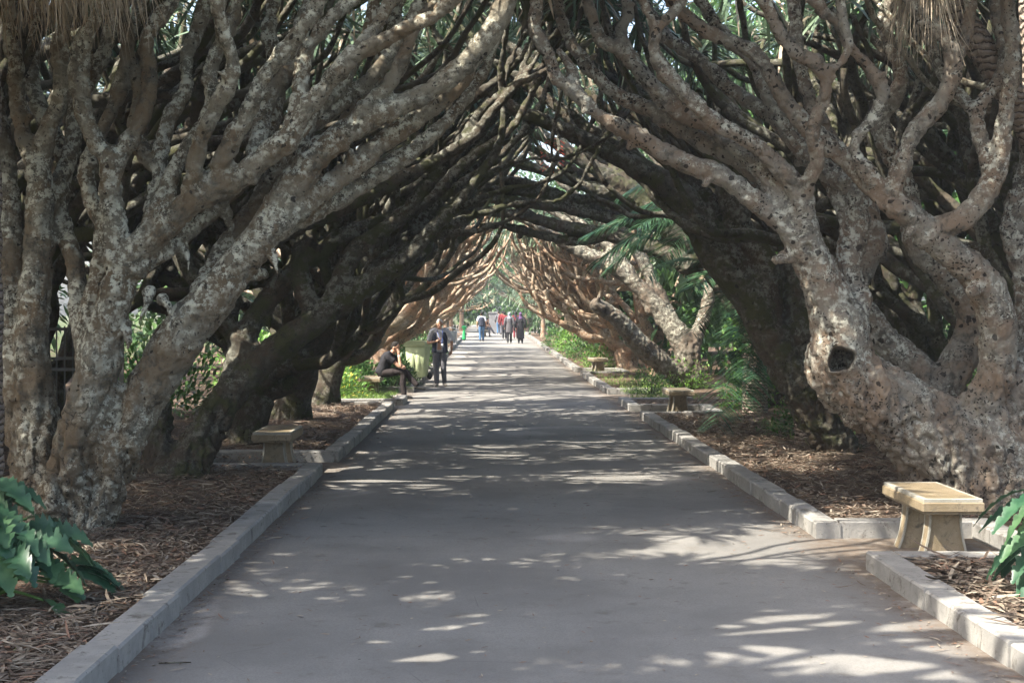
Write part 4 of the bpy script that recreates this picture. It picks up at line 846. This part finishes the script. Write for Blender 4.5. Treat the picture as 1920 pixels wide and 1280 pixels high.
p = thing('drinking_fountain', 'bright green post with a rounded head left of the path', 'post', (-1.55, 88, gz(88)+SZ), 0); p.scale = (.62,)*3
m = MB(); tube(m, [[0, 0, 0], [0, 0, .5], [.02, 0, .95], [.05, 0, 1.1]], [.2, .15, .13, .16], 12, .1); m.build('column', M['greenpl'], p); m = MB(); blob(m, (.02, 0, 1.2), (.26, .22, .17)); m.build('head', M['greenpl'], p)
p = thing('gate_pillar', 'pale grey plastered pillar at the far end of the path', 'pillar', (.42, 112, gz(112)), 0)
m = MB(); box(m, (-.42, -.4, -.1), (.42, .4, 1.55), .02); m.build('shaft', M['wall'], p, False); m = MB(); box(m, (-.48, -.46, 1.552), (.48, .46, 1.66), .03); m.build('cap', M['wall'], p, False)
# ------------------------------------------------------------------ people
M['skin'] = plain('skin', (.42, .24, .16), .55, .06, 5); M['skin2'] = plain('skin_tan', (.36, .20, .13), .55, .06, 5)
def cloth(name, c, v=.12, sc=30):
    def f(t, b):
        n = N(t); n.out(b, n.mix(n.ramp(n.noise(sc, 5), .3, .7), tuple(x*(1-v) for x in c), tuple(min(1, x*(1+v)) for x in c))); n.bump(b, n.noise(9, 3, .6), .02, .8)
    return mat(name, f, .85, .2)
def V3(*a): return np.array(a, float)
def fingers(mb, wrist, hd, pn, sc=1., curl=.5):
    """palm and five fingers; hd points along the hand, pn out of the palm"""
    hd = nrm(hd); sd_ = nrm(np.cross(hd, pn)); pn = nrm(np.cross(sd_, hd)); w = wrist
    tube(mb, [w, w+hd*.045*sc, w+hd*.085*sc], [.026*sc, .034*sc, .030*sc], 10, .012, flat=None)
    for i, (o, L) in enumerate(((-.030, .062), (-.010, .075), (.011, .070), (.030, .054))):
        b = w+hd*.08*sc+sd_*o*sc; m = b+hd*L*.55*sc+pn*curl*.012*sc; e = m+nrm(hd+pn*curl*1.4)*L*.55*sc; tube(mb, [b-hd*.02, b, m, e], [.0095*sc, .0095*sc, .0085*sc, .007*sc], 6, .015)
    b = w+hd*.03*sc-sd_*.028*sc; m = b+nrm(hd*.7-sd_*.8+pn*.3)*.035*sc; tube(mb, [b, m, m+nrm(hd-sd_*.2+pn*.4)*.032*sc], [.013*sc, .011*sc, .009*sc], 6, .015)
def person(label, X, Y, z, rz, J, top, legs, shoe, hair, near=True, hands=((0, 0, -1), (0, -1, 0)), skin='skin', sleeve=.55, extras=None, scarf=None, coat=None, cat='person', group=None, sc=1.):
    root = thing('person', label, cat, (X, Y, z), rz, group); root.scale = (sc,)*3
    g = lambda k: V3(*J[k])
    vx = .011 if near else .016
    b = MB(); hc, ck, pl_ = g('head'), g('chest'), g('hip'); nk = g('neck'); face = nrm(V3(*J.get('face', (0, -1, 0)))); rt = nrm(np.cross(face, [0, 0, 1])); upv = nrm(np.cross(rt, face))
    from mathutils import Matrix
    RM_ = Matrix((tuple(rt), tuple(-face), tuple(upv))).transposed()
    blob(b, hc+upv*.02, (.075, .093, .108), 16, 12, rot=RM_); blob(b, hc+face*.03-upv*.055, (.052, .052, .055), 12, 8, rot=RM_)      # skull, jaw
    tube(b, [hc+face*.086+upv*.022, hc+face*.108-upv*.012], [.010, .015], 6, .02)                                                         # nose
    for q in (-1, 1): blob(b, hc+rt*q*.076-upv*.005, (.010, .020, .030), 8, 6, rot=RM_)                                                    # ears
    tube(b, [hc-upv*.05, nk+V3(0, 0, -.03)], [.056, .064], 10, .03)
    tube(b, [nk-V3(0, 0, .02), ck, (ck+pl_)/2, pl_], [.09, .135, .125, .14], 14, .05)
    for q in 'LR':
        tube(b, [nk*.35+g('sh'+q)*.65, g('sh'+q), g('el'+q)*.5+g('sh'+q)*.5, g('el'+q), g('el'+q)*.4+g('wr'+q)*.6, g('wr'+q)], [.055, .056, .047, .038, .034, .026], 10, .03)
        tube(b, [pl_*.4+g('hp'+q)*.6, g('hp'+q)*.7+g('kn'+q)*.3, g('kn'+q), g('kn'+q)*.6+g('an'+q)*.4, g('an'+q)], [.085, .085, .056, .055, .036], 10, .04)
        hd, pn = J['hand'+q]; fingers(b, g('wr'+q), V3(*hd), V3(*pn))
    me = remesh(b, .0075 if near else .016, 2, .4); me.materials.append(M[skin]); body = obj('body', me, root)
    if near:
        for q in (-1, 1):
            m = MB(); blob(m, hc+face*.087+rt*q*.030+upv*.022, (.012, .006, .007), 8, 6, rot=RM_); m.build('eye', plainc['eye'], body)
        m = MB(); tube(m, [hc+face*.081-upv*.050-rt*.022, hc+face*.087-upv*.050, hc+face*.081-upv*.050+rt*.022], [.004, .006, .004], 6, .01); m.build('mouth', plainc['lip'], body)
    m = MB()
    if hair: 
        blob(m, hc+upv*.048-face*.018, (.083, .094, .092), 16, 12, rot=RM_); blob(m, hc-face*.045, (.074, .062, .085), 12, 8, rot=RM_); h = remesh(m, .012, 2); h.materials.append(hair); obj('hair', h, root)
    if scarf: blob(m, hc+upv*.03-face*.015, (.098, .11, .125), 14, 10, rot=RM_); tube(m, [hc-upv*.03, nk, nk-V3(0, 0, .08)], [.085, .11, .16], 14, .04); h = remesh(m, .016, 2); h.materials.append(scarf); obj('headscarf', h, root)
    m = MB()
    tube(m, [nk+(nk-ck)*.05, nk*.6+ck*.4, ck, (ck+pl_)/2, pl_, pl_+(pl_-ck)*.12], [.085, .150, .165, .150, .160, .158], 16, .05, flat=J.get('flat'))
    for q in 'LR':
        e = g('sh'+q)*(1-sleeve)+g('el'+q)*sleeve if sleeve <= 1 else g('el'+q)
        pts = [nk*.5+g('sh'+q)*.5, g('sh'+q), e] if sleeve <= 1 else [nk*.5+g('sh'+q)*.5, g('sh'+q), g('el'+q), g('wr'+q)]
        tube(m, pts, [.085, .077, .072] if sleeve <= 1 else [.085, .075, .06, .045], 12, .04)
    h = remesh(m, vx, 3); displace(h, lambda c, n: c+n*(.006*vnoise(c*[22, 22, 9], 3))[:, None]); h.materials.append(top); obj('shirt', h, root)
    m = MB(); tube(m, [pl_+(ck-pl_)*.18, pl_, pl_*.5+(g('hpL')+g('hpR'))*.25], [.148, .152, .13], 14, .04, flat=J.get('flat'))
    for q in 'LR': tube(m, [pl_*.45+g('hp'+q)*.55, g('hp'+q)*.7+g('kn'+q)*.3, g('kn'+q), g('kn'+q)*.5+g('an'+q)*.5, g('an'+q)+V3(0, 0, .01)], [.10, .098, .076, .070, .064], 12, .04)
    h = remesh(m, vx, 3); displace(h, lambda c, n: c+n*(.007*vnoise(c*[20, 20, 11], 4))[:, None]); h.materials.append(legs); obj('trousers', h, root)
    for q in 'LR':
        a = g('an'+q); f = nrm(V3(*J.get('toe'+q, (0, -1, 0)))); m = MB(); u = V3(0, 0, 1) if abs(f[2]) < .5 else nrm(V3(0, 0, 1)-f*f[2])
        tube(m, [a-f*.05-u*.035, a+f*.04-u*.04, a+f*.13-u*.052, a+f*.19-u*.056], [.042, .044, .040, .026], 12, .02); tube(m, [a+u*.02, a-u*.03], [.042, .045], 10, .03)
        h = remesh(m, .011, 2); h.materials.append(shoe); obj('shoe', h, root)
    if coat:
        cm, zb, wb = coat; m = MB(); tube(m, [nk-V3(0, 0, .03), ck, (ck+pl_)/2, pl_, V3(pl_[0], pl_[1], (pl_[2]+zb)/2), V3(pl_[0], pl_[1], zb)], [.13, .19, .175, .20, .5*(.2+wb), wb], 18, .05, flat=(1, .75, 1))
        for q in 'LR': tube(m, [nk*.5+g('sh'+q)*.5, g('sh'+q), g('el'+q), g('wr'+q)], [.09, .082, .068, .055], 12, .04)
        h = remesh(m, .016, 2); displace(h, lambda c, n: c+n*(.012*vnoise(c*[16, 16, 2], 3))[:, None]); h.materials.append(cm); obj('coat', h, root)
    if extras: extras(root)
    return root
plainc = {'eye': plain('eye', (.03, .02, .02), .2), 'lip': plain('lip', (.35, .13, .10), .5)}
hairg = cloth('grey_hair', (.42, .41, .40)); hairb = cloth('black_hair', (.02, .018, .016))
blk = cloth('black_cotton', (.022, .022, .026)); drk = cloth('dark_brown_trousers', (.032, .026, .026)); gry = cloth('grey_trousers', (.11, .11, .12)); shl = cloth('pale_grey_shirt', (.42, .43, .46)); vest_m = cloth('navy_vest', (.035, .04, .06))
lth = plain('black_leather', (.02, .02, .02), .4); tan_s = plain('grey_suede', (.20, .18, .16), .8); jean = cloth('blue_denim', (.06, .12, .21)); wht = cloth('white_cotton', (.42, .44, .47)); redc = cloth('red_cloth', (.16, .025, .03)); gcoat = cloth('grey_coat', (.10, .095, .10)); purp = cloth('purple_scarf', (.09, .05, .12)); lscarf = cloth('pale_scarf', (.24, .26, .31))
STAND = dict(head=(0, -.05, 1.635), neck=(0, 0, 1.49), chest=(0, .0, 1.30), hip=(0, 0, .96), shL=(.19, 0, 1.42), shR=(-.19, 0, 1.42), elL=(.27, .03, 1.13), elR=(-.27, .03, 1.13), wrL=(.27, -.08, .90), wrR=(-.27, -.08, .90),
    hpL=(.09, 0, .92), hpR=(-.09, 0, .92), knL=(.10, -.02, .50), knR=(-.10, -.02, .50), anL=(.10, .03, .09), anR=(-.10, .03, .09), handL=((0, -.15, -1), (-1, 0, 0)), handR=((0, -.15, -1), (1, 0, 0)), flat=(1.12, .82, 1))
# the standing man: right hand holds a phone at the belly, left arm hangs back, walking slowly, head bent
J = dict(STAND); J.update(head=(0, -.085, 1.615), face=(.05, -1, -.32), elR=(-.30, .02, 1.14), wrR=(-.10, -.24, 1.17), handR=((.9, -.35, .25), (0, .5, 1)), elL=(.31, .02, 1.14), wrL=(.30, .08, .92), handL=((-.25, .35, -.8), (-.6, .8, 0)),
    knL=(.10, -.05, .50), knR=(-.09, -.07, .51), anL=(.12, .05, .10), anR=(-.07, -.10, .09), toeR=(-.15, -1, 0), toeL=(.3, -1, 0))
def ex_man(root):
    m = MB(); nk, ck, pl_ = V3(0, 0, 1.49), V3(0, 0, 1.30), V3(0, 0, .96)
    # open sleeveless vest: shell of the torso, open at the front
    hs = [(1.47, .115, .085), (1.40, .185, .125), (1.30, .205, .15), (1.15, .20, .145), (1.02, .205, .15), (.88, .215, .16)]; ang = np.linspace(-math.pi/2+.42, 1.5*math.pi-.42, 26); V = []
    for rr in (0, -.018):
        for z, a, c in hs:
            for t in ang: V.append([(a+rr)*math.cos(t), (c+rr)*math.sin(t)+.005, z])
    n = len(ang); k = len(hs); Q = []
    for i in range(k-1):
        for j in range(n-1):
            Q.append([i*n+j, (i+1)*n+j, (i+1)*n+j+1, i*n+j+1]); o = k*n; Q.append([o+i*n+j, o+i*n+j+1, o+(i+1)*n+j+1, o+(i+1)*n+j])
        Q.append([i*n, i*n+k*n, (i+1)*n+k*n, (i+1)*n]); Q.append([i*n+n-1, (i+1)*n+n-1, (i+1)*n+n-1+k*n, i*n+n-1+k*n])
    for i in (0, k-1):
        for j in range(n-1): Q.append([i*n+j, i*n+j+1, k*n+i*n+j+1, k*n+i*n+j])
    m.add(V, Q); m.build('vest', vest_m, root)
    m = MB(); blob(m, (-.02, -.27, 1.19), (.022, .012, .05)); m.build('phone', lth, root)
    m = MB(); tube(m, [(-.07, -.10, 1.46), (-.03, -.165, 1.34), (.06, -.175, 1.12)], [.007]*3, 6, .05); tube(m, [(.07, -.10, 1.46), (.08, -.165, 1.34), (.065, -.175, 1.12)], [.007]*3, 6, .05); lan = m.build('lanyard', plain('blue_strap', (.05, .12, .4), .6), root)
    m = MB(); box(m, (.035, -.19, 1.03), (.095, -.183, 1.115), .002); m.build('badge', plain('badge_card', (.7, .7, .66), .5), lan)
    m = MB()
    for sx, px_ in ((-1, -.13), (1, .13)): pass
    box(m, (-.175, -.185, .90), (-.075, -.165, 1.02), .006); m.build('pocket', vest_m, root)
person('grey-haired man standing on the path in a navy vest, looking down at a phone', -1.30, 37.5, .004, 0, J, shl, gry, tan_s, hairg, extras=ex_man, sleeve=.8, sc=1.02)
# the seated man: faces +x in the photo; built facing -y and turned
sit = dict(head=(0.0, -.30, 1.16), face=(-.30, -1, -.42), neck=(0, -.20, 1.035), chest=(0, -.11, .88), hip=(0, .02, .60), shL=(.18, -.19, .965), shR=(-.18, -.15, .965), elL=(.20, -.42, .74), elR=(-.18, -.44, .73), wrL=(.02, -.52, .70), wrR=(-.085, -.40, .99),
    hpL=(.09, 0, .585), hpR=(-.09, 0, .585), knL=(.05, -.50, .62), knR=(-.09, -.46, .60), anL=(-.02, -.80, .30), anR=(-.10, -.52, .09), handL=((-.9, .2, 0), (0, .3, -1)), handR=((.15, .15, 1), (.4, .6, 0)), toeL=(-.0, -1, -.10), toeR=(0, -1, 0), flat=(1.1, .9, 1))
def ex_sit(root):
    m = MB(); tube(m, [(-.087, -.402, .965), (-.0866, -.401, .985)], [.032, .032], 12, .02); m.build('wristwatch', plain('watch_steel', (.6, .6, .6), .3), root)
person('dark-haired man in black seated on a bench, legs crossed, chin in hand', -2.42, 32.2, 0, math.radians(84), sit, blk, drk, lth, hairb, extras=ex_sit, sleeve=.5)
def vest_on(root):
    m = MB(); tube(m, [(0, 0, 1.48), (0, 0, 1.40), (0, 0, 1.25), (0, 0, 1.0), (0, 0, .93)], [.10, .175, .185, .175, .178], 18, .05, flat=(1.08, .86, 1)); m.build('vest', vest_m, root)
def bag_on(root):
    m = MB(); box(m, (-.33, -.02, .72), (-.23, .16, .98), .02); m.build('handbag', lth, root)
G = 'walkers far down the path'
def far(label, X, Y, rz, **k): 
    J = dict(STAND); J.update(head=(0, -.02, 1.64), face=(0, -1, 0)); s_ = k.pop('stride', .12); J.update(anL=(.09, .03+s_, .10), anR=(-.09, .03-s_, .09), knL=(.09, s_*.2, .5), knR=(-.09, -s_*.7, .51)); J.update(k.pop('J', {}))
    return person(label, X, Y, gz(Y)+.004, rz, J, k.pop('top'), k.pop('legs'), k.pop('shoe', lth), k.pop('hair', None), near=False, group=G, **k)
far('man in a dark vest over white sleeves and blue jeans, walking away on the left', (903-917)/F*86, 86, math.pi, top=wht, legs=jean, hair=hairb, sleeve=.7, extras=lambda r: vest_on(r), sc=1.0)
far('woman in a long grey coat and pale headscarf walking away', (955-917)/F*82, 82, math.pi, top=gry, legs=blk, scarf=lscarf, coat=(gcoat, .62, .21), sleeve=2, extras=bag_on)
far('woman in a long black robe and purple headscarf walking away', (976-917)/F*81, 81, math.pi*.97, top=blk, legs=blk, scarf=purp, coat=(blk, .30, .22), sleeve=2, stride=.05)
far('person in a red top partly hidden behind the woman in grey', (946-917)/F*92, 92, math.pi, top=redc, legs=blk, hair=hairb, sleeve=2)
far('person in red and dark clothes beyond the woman in black', (967-917)/F*93, 93, math.pi, top=redc, legs=redc, scarf=blk, sleeve=2)
far('distant woman in a bright red jacket near the end of the path', (942-917)/F*106, 106, math.pi, top=redc, legs=gry, hair=hairb, sleeve=2)
far('distant walker in grey beside the woman in red', (935.5-917)/F*107, 107, math.pi, top=gry, legs=jean, hair=hairb, sleeve=2)
sj = dict(sit); sj['hip'] = (0, .02, .60)
person('tiny figure in dark clothes sitting far off left of the path', (914-917)/F*99-.25, 99, gz(99), math.radians(60), sj, blk, gry, lth, hairb, near=False, group=G)
recopy(b0, (-.45, 99, gz(99)+.004), .3, 'tiny far bench left of the path carrying the distant sitter')
# ------------------------------------------------------------------ air
mb = MB(); box(mb, (-299, -29, -1.2), (299, 299, 40)); hz = mb.build('haze', [], smooth=False); tag(hz, 'thin pale haze over the whole avenue', 'haze', kind='stuff')
hm = bpy.data.materials.new('haze'); hm.use_nodes = True; t = hm.node_tree; t.nodes.clear(); o = t.nodes.new('ShaderNodeOutputMaterial'); v = t.nodes.new('ShaderNodeVolumePrincipled')
v.inputs['Color'].default_value = (.80, .90, 1, 1); v.inputs['Density'].default_value = .0006; t.links.new(v.outputs[0], o.inputs['Volume']); hz.data.materials.append(hm)
